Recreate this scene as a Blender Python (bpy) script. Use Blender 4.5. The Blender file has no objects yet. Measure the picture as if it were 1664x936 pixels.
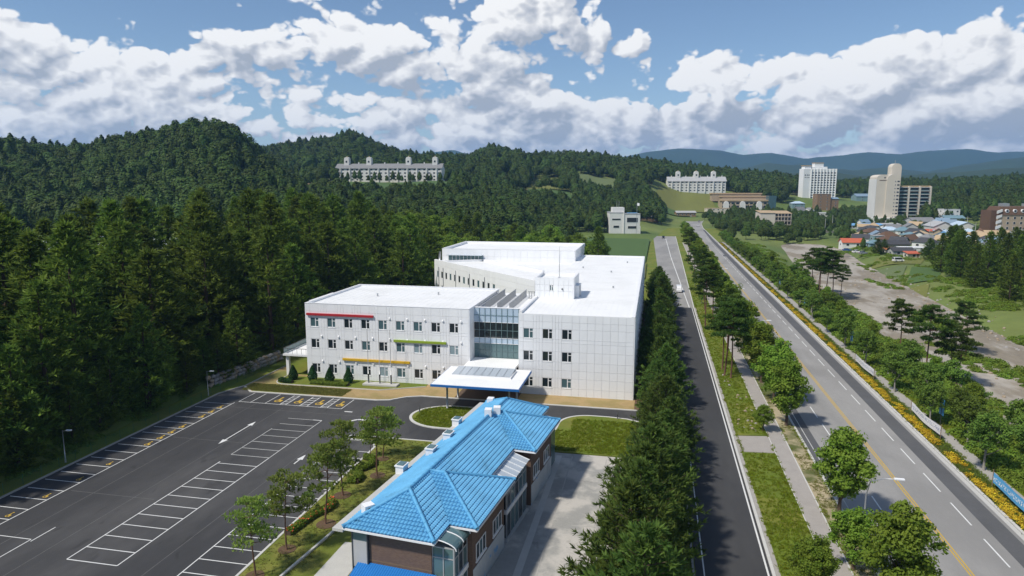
import bpy, bmesh, math, random
import numpy as np
from math import sin, cos, pi, radians as R
random.seed(7); rng = np.random.default_rng(11)

# ------------------------------------------------------------------ camera, sky, sun, exposure
scn = bpy.context.scene
COL = scn.collection
F_PX, PITCH, CAM_H, YAW = 1109.33, R(8.7), 35.0, R(11.8)
CW, SW = cos(YAW), sin(YAW)
cd = bpy.data.cameras.new("camera"); cam = bpy.data.objects.new("camera", cd); COL.objects.link(cam)
cd.sensor_width = 36.0; cd.lens = 24.0; cd.clip_start = 0.5; cd.clip_end = 60000
cam.location = (0, 0, CAM_H); cam.rotation_euler = (pi/2 - PITCH, 0, YAW)
scn.camera = cam
scn.render.engine = 'CYCLES'
scn.render.resolution_x, scn.render.resolution_y = 1024, 576
cy = scn.cycles
cy.use_denoising = True
try: cy.denoiser = 'OPENIMAGEDENOISE'; cy.denoising_prefilter = 'ACCURATE'
except Exception: pass
cy.max_bounces = 6; cy.diffuse_bounces = 4; cy.glossy_bounces = 3; cy.transmission_bounces = 4
cy.transparent_max_bounces = 8; cy.volume_bounces = 1; cy.caustics_reflective = False; cy.caustics_refractive = False
cy.sample_clamp_indirect = 6.0
vs = scn.view_settings
vs.view_transform = 'Standard'; vs.look = 'None'; vs.gamma = 1.0; vs.use_curve_mapping = False
vs.exposure = 0.50

SUN_EL = R(53)
SUN_D = np.array([-0.72, -0.69]); SUN_D /= np.linalg.norm(SUN_D)      # horizontal direction towards the sun
sl = bpy.data.lights.new("sun", 'SUN'); sun = bpy.data.objects.new("sun", sl); COL.objects.link(sun)
sl.energy = 2.9; sl.angle = R(4.0); sl.color = (1.0, 0.945, 0.85)
sun.location = (-200, -80, 250)
sun.rotation_euler = (pi/2 - SUN_EL, 0, math.atan2(-SUN_D[0], SUN_D[1]) + pi)

class NT:
    """small helper that writes shader node graphs"""
    def __init__(s, tree): s.t = tree; s.n = tree.nodes; s.l = tree.links
    def new(s, typ, **kw):
        n = s.n.new(typ)
        for k, v in kw.items(): setattr(n, k, v)
        return n
    def put(s, sock, v):
        if hasattr(v, 'is_output') or isinstance(v, bpy.types.NodeSocket): s.l.new(v, sock)
        else: sock.default_value = v
    def m(s, op, a, b=None, c=None, clamp=False):
        n = s.new('ShaderNodeMath', operation=op); n.use_clamp = clamp
        s.put(n.inputs[0], a)
        if b is not None: s.put(n.inputs[1], b)
        if c is not None: s.put(n.inputs[2], c)
        return n.outputs[0]
    def vm(s, op, a, b=None, sc=None):
        n = s.new('ShaderNodeVectorMath', operation=op); s.put(n.inputs[0], a)
        if b is not None: s.put(n.inputs[1], b)
        if sc is not None: s.put(n.inputs[3], sc)
        return n.outputs[1] if op in ('LENGTH', 'DOT_PRODUCT', 'DISTANCE') else n.outputs[0]
    def xyz(s, x, y, z):
        n = s.new('ShaderNodeCombineXYZ'); s.put(n.inputs[0], x); s.put(n.inputs[1], y); s.put(n.inputs[2], z); return n.outputs[0]
    def noise(s, vec, scale, detail=4, rough=.55, dist=0, lac=2.0):
        n = s.new('ShaderNodeTexNoise'); s.put(n.inputs['Vector'], vec); n.inputs['Scale'].default_value = scale
        n.inputs['Detail'].default_value = detail; n.inputs['Roughness'].default_value = rough
        n.inputs['Distortion'].default_value = dist; n.inputs['Lacunarity'].default_value = lac
        return n.outputs['Fac']
    def voro(s, vec, scale, feature='SMOOTH_F1', detail=0, rough=.5, rnd=1, smooth=.6, out='Distance'):
        n = s.new('ShaderNodeTexVoronoi', feature=feature); s.put(n.inputs['Vector'], vec); n.inputs['Scale'].default_value = scale
        n.inputs['Detail'].default_value = detail; n.inputs['Roughness'].default_value = rough
        n.inputs['Randomness'].default_value = rnd
        if 'Smoothness' in n.inputs: n.inputs['Smoothness'].default_value = smooth
        return n.outputs[out]
    def ss(s, x, a, b, lo=0., hi=1.):
        n = s.new('ShaderNodeMapRange', interpolation_type='SMOOTHSTEP'); s.put(n.inputs[0], x)
        s.put(n.inputs[1], a); s.put(n.inputs[2], b); n.inputs[3].default_value = lo; n.inputs[4].default_value = hi
        return n.outputs[0]
    def mix(s, f, a, b, blend='MIX'):
        n = s.new('ShaderNodeMix', data_type='RGBA', blend_type=blend); s.put(n.inputs[0], f)
        s.put(n.inputs[6], a); s.put(n.inputs[7], b); return n.outputs[2]

# ---- the sky: physical sky with broken cumulus, the same all round
COV = (.50, -.22)
world = bpy.data.worlds.new("World"); scn.world = world; world.use_nodes = True
world.cycles.sampling_method = 'NONE'
def build_world():
    T = NT(world.node_tree); T.n.clear()
    sky = T.new('ShaderNodeTexSky', sky_type='NISHITA'); sky.sun_disc = False
    sky.sun_elevation = SUN_EL; sky.sun_rotation = math.atan2(SUN_D[0], SUN_D[1])
    sky.altitude = 600; sky.air_density = 1.0; sky.dust_density = 0.3; sky.ozone_density = 3.0
    bg_sky = T.new('ShaderNodeBackground'); T.l.new(sky.outputs[0], bg_sky.inputs[0]); bg_sky.inputs[1].default_value = 0.078
    tc = T.new('ShaderNodeTexCoord'); sep = T.new('ShaderNodeSeparateXYZ'); T.l.new(tc.outputs['Generated'], sep.inputs[0])
    x, y, z = sep.outputs
    r = T.m('MAXIMUM', T.m('SQRT', T.m('ADD', T.m('MULTIPLY', x, x), T.m('MULTIPLY', y, y))), 0.02)
    cx, cyy, V = T.m('DIVIDE', x, r), T.m('DIVIDE', y, r), T.m('DIVIDE', z, r)
    Vc = T.m('MINIMUM', T.m('MAXIMUM', V, 0.0), 3.0)
    A = T.m('ARCTAN2', T.m('ADD', T.m('MULTIPLY', x, CW), T.m('MULTIPLY', y, SW)),
            T.m('SUBTRACT', T.m('MULTIPLY', y, CW), T.m('MULTIPLY', x, SW)))
    def billow(q, sc, det=0):                       # rounded puffs parted by creases: folded noise
        n = T.noise(q, sc, det, .5); return T.m('SUBTRACT', T.m('MULTIPLY', T.m('ABSOLUTE', T.m('SUBTRACT', n, .5)), 2.0), .25)
    def cover(da, dv):
        V2 = T.m('ADD', Vc, dv) if dv else Vc
        cov = T.ss(V2, 0.0, 0.26, COV[0], COV[1]); pv_ = T.xyz(T.m('ADD', A, da) if da else A, V2, 0.0)
        for (u, v, ru, rv, k) in CLOUDS:
            a0, v0 = math.atan((u - 832)/F_PX), (298 - v)/F_PX*cos(math.atan((u-832)/F_PX))
            w = T.new('ShaderNodeVectorMath', operation='MULTIPLY_ADD'); T.put(w.inputs[0], pv_); w.inputs[1].default_value = (F_PX/ru, F_PX/rv, 0); w.inputs[2].default_value = (-a0*F_PX/ru, -v0*F_PX/rv, 0)
            cov = T.m('MULTIPLY_ADD', T.m('POWER', .36788, T.vm('DOT_PRODUCT', w.outputs[0], w.outputs[0])), k*.85, cov)
        return cov
    cA = cover(0, 0); cB = cover(-.03, .06)
    def dens(da, dv, full=True):
        """cloud density in direction (azimuth, tan elevation) shifted by da, dv"""
        V2 = T.m('ADD', Vc, dv) if dv else Vc; t = min(1, dv/.06)
        cov = cA if t == 0 else cB if t == 1 else T.m('MULTIPLY_ADD', cA, 1-t, T.m('MULTIPLY', cB, t))
        # flatter and smaller towards the horizon
        Vp = T.m('MULTIPLY', T.m('POWER', T.m('MAXIMUM', V2, 0.001), 0.88), 1.28)
        q = T.xyz(T.m('MULTIPLY_ADD', cyy, da, cx), T.m('MULTIPLY_ADD', cx, -da, cyy), Vp)
        d = T.m('MULTIPLY_ADD', T.m('SUBTRACT', T.noise(T.vm('MULTIPLY', q, (1, 1, 2.2)), 3.7, 1, .5), .5), 1.9, cov)
        d = T.m('MULTIPLY_ADD', billow(q, 8.0, 0), 1.15, d)
        d = T.m('MULTIPLY_ADD', billow(q, 19.0, 0), .95, d)
        if full:
            d = T.m('MULTIPLY_ADD', billow(q, 44.0, 1), .55, d)
            d = T.m('MULTIPLY_ADD', T.m('SUBTRACT', T.noise(q, 120.0, 1, .6), .5), .22, d)
        return d
    D0 = dens(0, 0); D1 = dens(-.010, .013); D2 = dens(-.02, .034, False); D3 = dens(-.03, .066, False)
    pos = lambda d: T.m('MAXIMUM', d, 0.0)
    tau = T.m('ADD', T.m('MULTIPLY', pos(D1), .55), T.m('MULTIPLY_ADD', pos(D2), .75, T.m('MULTIPLY', pos(D3), .55)))
    lit = T.m('EXPONENT', T.m('MULTIPLY', tau, -1.35))
    relief = T.m('MULTIPLY', T.m('SUBTRACT', D0, D1), 1.1)
    s = T.m('ADD', T.m('MULTIPLY_ADD', lit, .60, .19), relief, clamp=True)
    alpha = T.ss(D0, -0.03, 0.14)
    ramp = T.new('ShaderNodeValToRGB'); T.l.new(s, ramp.inputs[0])
    e = ramp.color_ramp.elements
    e[0].position = 0.05; e[0].color = (.32, .35, .40, 1)
    e[1].position = 0.88; e[1].color = (.77, .767, .76, 1)
    k1 = ramp.color_ramp.elements.new(0.32); k1.color = (.45, .47, .51, 1)
    k2 = ramp.color_ramp.elements.new(0.60); k2.color = (.60, .606, .62, 1)
    haze = T.ss(Vc, 0.0, 0.06, 0.65, 0.0)
    cc = T.mix(haze, ramp.outputs[0], (.42, .46, .52, 1))
    alpha = T.m('MAXIMUM', alpha, T.ss(Vc, 0.005, 0.055, 1.0, 0.0))
    bg_c = T.new('ShaderNodeBackground'); T.l.new(cc, bg_c.inputs[0]); bg_c.inputs[1].default_value = 0.95
    mx = T.new('ShaderNodeMixShader'); T.l.new(alpha, mx.inputs[0]); T.l.new(bg_sky.outputs[0], mx.inputs[1]); T.l.new(bg_c.outputs[0], mx.inputs[2])
    out = T.new('ShaderNodeOutputWorld'); T.l.new(mx.outputs[0], out.inputs[0])
# centre and half-size of the larger cloud banks (+) and blue gaps (-) of this day's sky
CLOUDS = [(140, 110, 200, 50, .65), (350, 150, 150, 34, .45), (600, 50, 210, 55, .65), (600, 170, 220, 34, .35), (860, 30, 150, 55, .75), (980, 92, 110, 32, .60), (880, 185, 110, 45, .45),
          (1170, 122, 160, 30, .75), (1395, 125, 90, 50, .75), (1590, 110, 130, 65, .70), (1200, 205, 300, 26, .30),
          (1250, 40, 210, 42, -.75), (285, 60, 50, 35, -.65), (120, 6, 150, 26, -.65), (760, 150, 50, 18, -.6), (1120, 165, 80, 11, -.55), (520, 120, 110, 45, .45), (330, 60, 40, 20, -.2)]
build_world()

# ------------------------------------------------------------------ helpers
def view2w(s, d): return (s*CW - d*SW, s*SW + d*CW)          # view-aligned plan (right, ahead) -> world plan
def w2view(x, y): return (x*CW + y*SW, -x*SW + y*CW)
def G(u, v, z=0.0):                                           # photo pixel on the level z -> world plan
    a = (u - 832)/F_PX; b = -(v - 468)/F_PX
    dz = -sin(PITCH) + b*cos(PITCH); dy = cos(PITCH) + b*sin(PITCH)
    t = (z - CAM_H)/dz
    return view2w(a*t, dy*t)
def at(u, d, v=None):                                         # photo column at distance d ahead
    return view2w((u - 832)/F_PX*d, d)

def new_mesh(name, verts, faces, mat=None, smooth=False):
    me = bpy.data.meshes.new(name); me.from_pydata(verts, [], faces)
    if mat is not None:
        for k in (mat if isinstance(mat, (list, tuple)) else [mat]): me.materials.append(k)
    if smooth: me.polygons.foreach_set('use_smooth', [True]*len(me.polygons))
    me.update(); return me
def link(name, me, parent=None, loc=None, rz=None, scale=None):
    o = bpy.data.objects.new(name, me); COL.objects.link(o)
    if parent is not None: o.parent = parent
    if loc is not None: o.location = loc
    if rz is not None: o.rotation_euler = (0, 0, rz)
    if scale is not None: o.scale = scale if isinstance(scale, (tuple, list)) else (scale,)*3
    return o
def tag(o, label=None, cat=None, group=None, kind=None):
    if label: o['label'] = label
    if cat: o['category'] = cat
    if group: o['group'] = group
    if kind: o['kind'] = kind
    return o
def empty(name, loc=(0, 0, 0), rz=0.0):
    o = bpy.data.objects.new(name, None); COL.objects.link(o); o.location = loc; o.rotation_euler = (0, 0, rz)
    o.empty_display_size = 0.5; return o
def copy_tree(o, parent=None):
    c = o.copy(); COL.objects.link(c)
    if parent is not None: c.parent = parent
    for ch in o.children: copy_tree(ch, c)
    return c

class MB:
    def __init__(s): s.v = []; s.f = []; s.mi = []
    def quad(s, *p, m=0):
        k = len(s.v); s.v += [tuple(q) for q in p]; s.f.append(tuple(range(k, k+len(p)))); s.mi.append(m); return s
    def box(s, x0, y0, z0, x1, y1, z1, m=0):
        k = len(s.v)
        s.v += [(x0,y0,z0),(x1,y0,z0),(x1,y1,z0),(x0,y1,z0),(x0,y0,z1),(x1,y0,z1),(x1,y1,z1),(x0,y1,z1)]
        for q in ((0,3,2,1),(4,5,6,7),(0,1,5,4),(1,2,6,5),(2,3,7,6),(3,0,4,7)): s.f.append(tuple(k+i for i in q)); s.mi.append(m)
        return s
    def bar(s, p, q, w, h=None, m=0):
        """box beam between two points, w across, h up"""
        h = h or w; p = np.array(p, float); q = np.array(q, float); d = q-p; d /= max(np.linalg.norm(d), 1e-9)
        up = np.array((0, 0, 1.)) if abs(d[2]) < .95 else np.array((1., 0, 0))
        a = np.cross(d, up); a /= np.linalg.norm(a); b = np.cross(a, d)
        k = len(s.v)
        for e in (p, q):
            for i, j in ((-1,-1),(1,-1),(1,1),(-1,1)): s.v.append(tuple(e + a*i*w/2 + b*j*h/2))
        for t in ((0,1,2,3),(7,6,5,4),(0,4,5,1),(1,5,6,2),(2,6,7,3),(3,7,4,0)): s.f.append(tuple(k+i for i in t)); s.mi.append(m)
        return s
    def tube(s, pts, rad, n=8, m=0, cap=True):
        pts = [np.array(p, float) for p in pts]
        rad = rad if isinstance(rad, (list, tuple)) else [rad]*len(pts)
        k = len(s.v)
        for i, p in enumerate(pts):
            d = pts[min(i+1, len(pts)-1)] - pts[max(i-1, 0)]; d /= max(np.linalg.norm(d), 1e-9)
            up = np.array((0, 0, 1.)) if abs(d[2]) < .9 else np.array((1., 0, 0))
            a = np.cross(d, up); a /= np.linalg.norm(a); b = np.cross(d, a)
            for j in range(n):
                t = 2*pi*j/n; s.v.append(tuple(p + (a*cos(t)+b*sin(t))*rad[i]))
        for i in range(len(pts)-1):
            for j in range(n):
                a0 = k+i*n+j; a1 = k+i*n+(j+1) % n; s.f.append((a0, a1, a1+n, a0+n)); s.mi.append(m)
        if cap:
            s.f.append(tuple(k+j for j in range(n))); s.mi.append(m)
            e = k+(len(pts)-1)*n; s.f.append(tuple(e+j for j in reversed(range(n)))); s.mi.append(m)
        return s
    def prism(s, poly, z0, z1, m=0):
        k = len(s.v); n = len(poly)
        s.v += [(p[0], p[1], z0) for p in poly] + [(p[0], p[1], z1) for p in poly]
        s.f.append(tuple(k+i for i in reversed(range(n)))); s.f.append(tuple(k+n+i for i in range(n))); s.mi += [m, m]
        for i in range(n):
            j = (i+1) % n; s.f.append((k+i, k+j, k+n+j, k+n+i)); s.mi.append(m)
        return s
    def mesh(s, name, mat=None, smooth=False):
        me = new_mesh(name, s.v, s.f, mat, smooth)
        if isinstance(mat, (list, tuple)): me.polygons.foreach_set('material_index', s.mi)
        return me
    def build(s, name, mat=None, parent=None, smooth=False, bevel=0, **kw):
        o = link(name, s.mesh(name, mat, smooth), parent, **kw)
        if bevel:
            b = o.modifiers.new('edge', 'BEVEL'); b.width = bevel; b.segments = 2; b.limit_method = 'ANGLE'
        return o

# ------------------------------------------------------------------ materials
MATS = {}
def mat(name, col, rough=.8, var=.12, scale=.6, bump=0., bscale=8., metal=0., spec=.4, col2=None, thr=(.45, .6), s2=.15, coord='POS', stretch=None, spots=0, piece=0):
    """principled surface with two-scale colour variation; col2 = second colour in patches"""
    if name in MATS: return MATS[name]
    m = bpy.data.materials.new(name); m.use_nodes = True; T = NT(m.node_tree); b = T.n['Principled BSDF']
    if coord == 'POS': p = T.new('ShaderNodeNewGeometry').outputs['Position']
    else: p = T.new('ShaderNodeTexCoord').outputs['Object']
    if stretch: p = T.vm('MULTIPLY', p, stretch)
    c = (*col, 1)
    if col2 is not None:
        n2 = T.noise(p, s2, 5, .6); c = T.mix(T.ss(n2, thr[0], thr[1]), c, (*col2, 1))
    n = T.noise(p, scale, 6, .6); nf = T.noise(p, scale*9, 4, .6)
    k = T.m('ADD', T.m('MULTIPLY', T.m('SUBTRACT', n, .5), var*2.2), T.m('MULTIPLY', T.m('SUBTRACT', nf, .5), var*1.2))
    k = T.m('ADD', k, 1.0)
    if piece: k = T.m('MULTIPLY', k, T.m('MULTIPLY_ADD', T.new('ShaderNodeObjectInfo').outputs['Random'], piece, 1-piece/2))
    if spots: k = T.m('MULTIPLY', k, T.ss(T.noise(p, .55, 2, .6, .6), .62, .72, 1.0, 1.0-spots))
    cc = T.vm('SCALE', c if not isinstance(c, tuple) else c[:3], sc=k)
    T.put(b.inputs['Base Color'], cc)
    b.inputs['Roughness'].default_value = rough; b.inputs['Metallic'].default_value = metal; b.inputs['Specular IOR Level'].default_value = spec
    if bump:
        bn = T.new('ShaderNodeBump'); bn.inputs['Strength'].default_value = bump; bn.inputs['Distance'].default_value = 0.1
        T.l.new(T.noise(p, bscale, 5, .65), bn.inputs['Height']); T.l.new(bn.outputs[0], b.inputs['Normal'])
    MATS[name] = m; return m
def leaf_mat(name, col, col2, trans=.38, rough=.5):
    if name in MATS: return MATS[name]
    m = bpy.data.materials.new(name); m.use_nodes = True; T = NT(m.node_tree); b = T.n['Principled BSDF']; out = T.n['Material Output']
    at_ = T.new('ShaderNodeAttribute', attribute_name='tone').outputs['Fac']
    rnd = T.new('ShaderNodeObjectInfo').outputs['Random']
    c = T.mix(at_, (*col, 1), (*col2, 1))
    h = T.new('ShaderNodeHueSaturation'); T.put(h.inputs['Color'], c)
    T.put(h.inputs['Value'], T.m('ADD', T.m('MULTIPLY', rnd, .5), .75)); T.put(h.inputs['Hue'], T.m('ADD', T.m('MULTIPLY', rnd, .03), .485))
    T.l.new(h.outputs[0], b.inputs['Base Color']); b.inputs['Roughness'].default_value = rough; b.inputs['Specular IOR Level'].default_value = .06
    tr = T.new('ShaderNodeBsdfTranslucent'); T.l.new(h.outputs[0], tr.inputs[0])
    mx = T.new('ShaderNodeMixShader'); mx.inputs[0].default_value = trans
    T.l.new(b.outputs[0], mx.inputs[1]); T.l.new(tr.outputs[0], mx.inputs[2]); T.l.new(mx.outputs[0], out.inputs[0])
    MATS[name] = m; return m
def glass_mat(name, col, rough=.04, spec=.6, metal=0.0):
    m = bpy.data.materials.new(name); m.use_nodes = True; b = m.node_tree.nodes['Principled BSDF']
    b.inputs['Base Color'].default_value = (*col, 1); b.inputs['Roughness'].default_value = rough
    b.inputs['Specular IOR Level'].default_value = spec; b.inputs['Metallic'].default_value = metal
    MATS[name] = m; return m

M = dict(
 asphalt=mat('asphalt_dark', (.046, .046, .048), .85, .24, .12, .25, 30, col2=(.082, .080, .079), thr=(.40, .68), s2=.06, stretch=(1, .38, 1), spots=.28),
 asphalt_old=mat('asphalt_worn', (.31, .30, .285), .88, .10, .25, .2, 25, col2=(.255, .247, .235), thr=(.45, .6), s2=.06, stretch=(1, .35, 1)),
 asphalt_new=mat('asphalt_patch', (.105, .105, .108), .85, .2, .3, .2, 25),
 asphalt_acc=mat('asphalt_access', (.050, .050, .052), .85, .22, .15, .25, 25, col2=(.076, .075, .074), thr=(.4, .7), s2=.08, stretch=(1, .3, 1)),
 concrete=mat('concrete_light', (.50, .49, .46), .85, .12, .8, .15, 12),
 kerb=mat('kerb_concrete', (.56, .55, .52), .85, .12, 1.2, .1, 12),
 kerb_old=mat('kerb_weathered', (.36, .34, .31), .9, .2, 1.2, .15, 12),
 yard=mat('yard_concrete', (.33, .325, .305), .9, .16, .22, .15, 6, col2=(.48, .455, .415), thr=(.44, .57), s2=.22, spots=.22),
 paving=mat('paving_tan', (.36, .33, .30), .9, .15, .7, .1, 10),
 lawn=mat('lawn_grass', (.120, .165, .014), .95, .28, .35, .6, 6, col2=(.185, .185, .03), thr=(.40, .66), s2=.12),
 lawn_dry=mat('lawn_dry', (.19, .20, .055), .95, .25, .3, .6, 6, col2=(.34, .25, .11), thr=(.42, .58), s2=.16),
 bed=mat('straw_bed', (.40, .285, .135), .95, .22, .5, .6, 7, col2=(.29, .225, .09), thr=(.45, .62), s2=.25),
 soil=mat('brown_soil', (.115, .072, .042), .95, .3, .4, .6, 5),
 gravel=mat('red_gravel', (.15, .085, .055), .95, .25, 2.0, .5, 12),
 terrain=mat('meadow', (.100, .150, .030), .95, .35, .03, .5, .4, col2=(.15, .185, .045), thr=(.4, .6), s2=.012),
 river=mat('river_gravel', (.37, .335, .285), .95, .35, .10, 1., 1.5, col2=(.24, .205, .155), thr=(.44, .56), s2=.07, stretch=(1, .45, 1)),
 line=mat('road_paint_white', (.70, .70, .68), .7, .15, 1.5), line_dim=mat('road_paint_worn', (.50, .50, .48), .8, .25, 1.5),
 line_y=mat('road_paint_yellow', (.55, .36, .05), .75, .12, 1.5),
 white=mat('white_panel', (.84, .845, .855), .45, .035, .25, spec=.4, stretch=(1, 1, .25), piece=.045), joint=mat('panel_joint', (.58, .59, .61), .7, .05, .5),
 roof_w=mat('white_membrane', (.84, .84, .83), .6, .05, .12, col2=(.80, .80, .785), thr=(.45, .6), s2=.2), trim=mat('white_trim', (.82, .82, .82), .5, .03, .5),
 grey_metal=mat('grey_metal', (.42, .43, .44), .5, .08, 1, metal=.2), dark_metal=mat('dark_metal', (.09, .095, .10), .5, .1, 1, metal=.3),
 steel=mat('steel_pole', (.48, .49, .50), .4, .06, 1, metal=.6),
 red=mat('red_band', (.42, .022, .03), .5, .05, 1), green=mat('green_band', (.26, .36, .03), .5, .05, 1), yellow=mat('yellow_band', (.62, .38, .02), .5, .05, 1),
 blue=mat('blue_fascia', (.02, .14, .42), .45, .05, 1),
 tile=mat('blue_tile', (.125, .385, .62), .6, .25, .5, spec=.3, col2=(.105, .34, .57), thr=(.4, .65), s2=.3, spots=.2), tile_cap=mat('blue_ridge', (.105, .36, .60), .55, .1, 1),
 tile_dk=mat('blue_sheet', (.025, .19, .52), .45, .1, 1),
 bark=mat('bark_brown', (.085, .058, .040), .95, .3, 2, .4, 10), bark_red=mat('bark_pine', (.14, .075, .05), .95, .3, 2, .4, 10), bark_pale=mat('bark_pale', (.27, .25, .22), .9, .3, 2, .3, 10),
 wood=mat('timber', (.22, .16, .10), .9, .2, 2), stone=mat('field_stone', (.33, .31, .29), .9, .25, 1.2, .5, 5), stone_b=mat('field_stone_tan', (.34, .27, .19), .9, .25, 1.2, .5, 5),
 fence=mat('green_wire', (.05, .13, .07), .6, .1, 1), rubber=mat('rubber', (.02, .02, .02), .9, .1, 2),
 carw=mat('car_white', (.78, .78, .78), .25, .01, 1, spec=.6), cars=mat('car_silver', (.42, .43, .45), .25, .01, 1, metal=.5), cark=mat('car_black', (.03, .032, .036), .22, .01, 1, spec=.6),
 carb=mat('car_blue', (.05, .12, .3), .25, .01, 1, spec=.6),
 g_dark=glass_mat('glass_dark', (.018, .026, .030)), g_teal=glass_mat('glass_teal', (.07, .13, .145), .06), g_pale=glass_mat('glass_blind', (.25, .33, .36), .12),
 g_sky=glass_mat('glass_spandrel', (.42, .52, .62), .10), g_green=glass_mat('glass_greenhouse', (.10, .17, .18), .08), g_clear=glass_mat('polycarbonate', (.45, .50, .55), .25),
 soil_tan=mat('bare_earth', (.34, .23, .12), .95, .2, .05, .4, .5), plastic_w=mat('white_mulch', (.62, .64, .66), .5, .1, .3),
 flower_y=leaf_mat('flower_yellow', (.52, .34, .02), (.62, .46, .04), .2), flower_g=leaf_mat('flower_leaf', (.11, .16, .025), (.16, .21, .035), .2),
 n_dark=leaf_mat('needle_dark', (.085, .150, .028), (.215, .285, .045)), n_row=leaf_mat('needle_row', (.062, .122, .028), (.150, .215, .042)),
 n_pine=leaf_mat('needle_pine', (.19, .29, .055), (.30, .38, .08)),
 l_road=leaf_mat('leaf_roadside', (.125, .220, .026), (.230, .310, .045), .35), l_dark=leaf_mat('leaf_dark', (.090, .165, .030), (.170, .245, .042), .3),
 l_hedge=leaf_mat('leaf_hedge', (.11, .19, .022), (.18, .26, .04), .25), l_top=leaf_mat('leaf_topiary', (.016, .050, .014), (.034, .080, .022), .15),
 l_far=leaf_mat('leaf_far', (.050, .090, .022), (.105, .145, .032), .2), l_grass=leaf_mat('grass_blade', (.16, .22, .016), (.25, .29, .03), .3),
 l_bush=leaf_mat('leaf_bush', (.125, .205, .024), (.205, .280, .042), .3),
)
# ------------------------------------------------------------------ terrain
def sm(x, a, b):
    t = np.clip((x-a)/(b-a), 0, 1); return t*t*(3-2*t)
class VN:
    """tileable value noise for relief"""
    def __init__(s, seed): s.g = np.random.default_rng(seed).random((256, 256))
    def __call__(s, x, y):
        xi = np.floor(x).astype(int); yi = np.floor(y).astype(int); fx = x-xi; fy = y-yi
        fx = fx*fx*(3-2*fx); fy = fy*fy*(3-2*fy); g = s.g; a = lambda i, j: g[(xi+i) % 256, (yi+j) % 256]
        return (a(0,0)*(1-fx)+a(1,0)*fx)*(1-fy)+(a(0,1)*(1-fx)+a(1,1)*fx)*fy - .5
vn = VN(3)
def fbm(x, y, o=4):
    r = 0; k = 1.
    for i in range(o): r = r + vn(x*2**i+17*i, y*2**i-9*i)*k; k *= .5
    return r
TREE_H = 20.0
def ridge_z(u, table, D):
    us, vv = zip(*table); v = np.interp(u, us, vv)
    return CAM_H + (298-v)/F_PX*D - TREE_H
RA = [(-900,225),(-500,232),(-250,210),(0,216),(60,229),(110,237),(160,232),(200,221),(280,204),(340,193),(372,195),(390,203),(420,227),(460,262),(500,296),(560,318),(640,330),(700,360),(780,480)]
RB = [(-400,262),(300,262),(440,240),(500,230),(555,221),(578,214),(600,226),(650,244),(700,250),(760,252),(800,241),(830,245),(860,252),(900,249),(960,252),(1000,257),(1060,261),(1120,266),(1160,272),(1250,282),(1350,290),(1500,288),(1600,284),(1700,278),(2200,262)]
RC = [(1400,330),(1470,312),(1530,297),(1600,287),(1664,281),(1800,268),(2400,258)]
def height(X, Y):
    X = np.asarray(X, float); Y = np.asarray(Y, float)
    s = X*CW + Y*SW; d = -X*SW + Y*CW; dd = np.maximum(d, 60.); u = 832 + F_PX*s/dd
    z = np.full(X.shape, -0.45)
    # bank and bench under the wood on the left
    left = sm(-X, 73.5, 84)*6.0 + sm(-X, 84, 130)*1.5
    left = left*sm(Y, -80, 20)
    z = z + left
    # rise behind the school and towards the apartment hill
    z = z + 17*sm(d, 420, 700)*sm(-s, 10, 75)*(1-sm(-s, 230, 420)*.4)
    z = z + 10*sm(d, 330, 620)*sm(-s, -40, 60)
    z = z + 14*sm(d, 730, 850)*(1-.55*sm(s, 330, 480))*sm(s, 30, 140) + 8*sm(d, 900, 1300)*sm(s, 300, 400)
    # hills
    a = ridge_z(u, RA, 600); g = np.exp(-np.where(d < 600, (d-600)/150, (d-600)/230)**2)
    z = np.maximum(z, (a*g + (1-g)*z))
    b = ridge_z(u, RB, 1050); wf = 190+120*sm(u, 750, 800)*(1-sm(u, 1040, 1110)); g = np.exp(-np.where(d < 1050, (d-1050)/wf, (d-1050)/500)**2)
    z = np.maximum(z, b*g + (1-g)*z)
    c = ridge_z(u, RC, 760); g = np.exp(-np.where(d < 760, (d-760)/170, (d-760)/220)**2)*sm(u, 1430, 1540)
    z = np.maximum(z, c*g + (1-g)*z)
    z = z + fbm(X/60, Y/60)*5*sm(z, 6, 30)
    # river
    cx_ = 76 + 6*np.sin(Y/70.+2.5) + sm(Y, 330, 480)*14
    riv = np.exp(-((X-cx_)/19.)**4)*sm(-Y, -520, -420)
    z = z - 4.6*riv
    return z
def river_c(Y): return 76 + 6*np.sin(Y/70.+2.5) + sm(np.asarray(Y, float), 330, 480)*14
def Gt(u, v):
    """photo pixel -> first point of the terrain on that line of sight"""
    for d in np.arange(150, 1500, 6.0):
        a = (u-832)/F_PX; b = -(v-468)/F_PX; dz = (-sin(PITCH)+b*cos(PITCH))/(cos(PITCH)+b*sin(PITCH)); t = d/(cos(PITCH)+b*sin(PITCH))
        x, y = view2w(a*t, d)
        if CAM_H + dz*d <= hz(x, y): return x, y
    return x, y
def hz(x, y): return float(height(np.array([x]), np.array([y]))[0])

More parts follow.
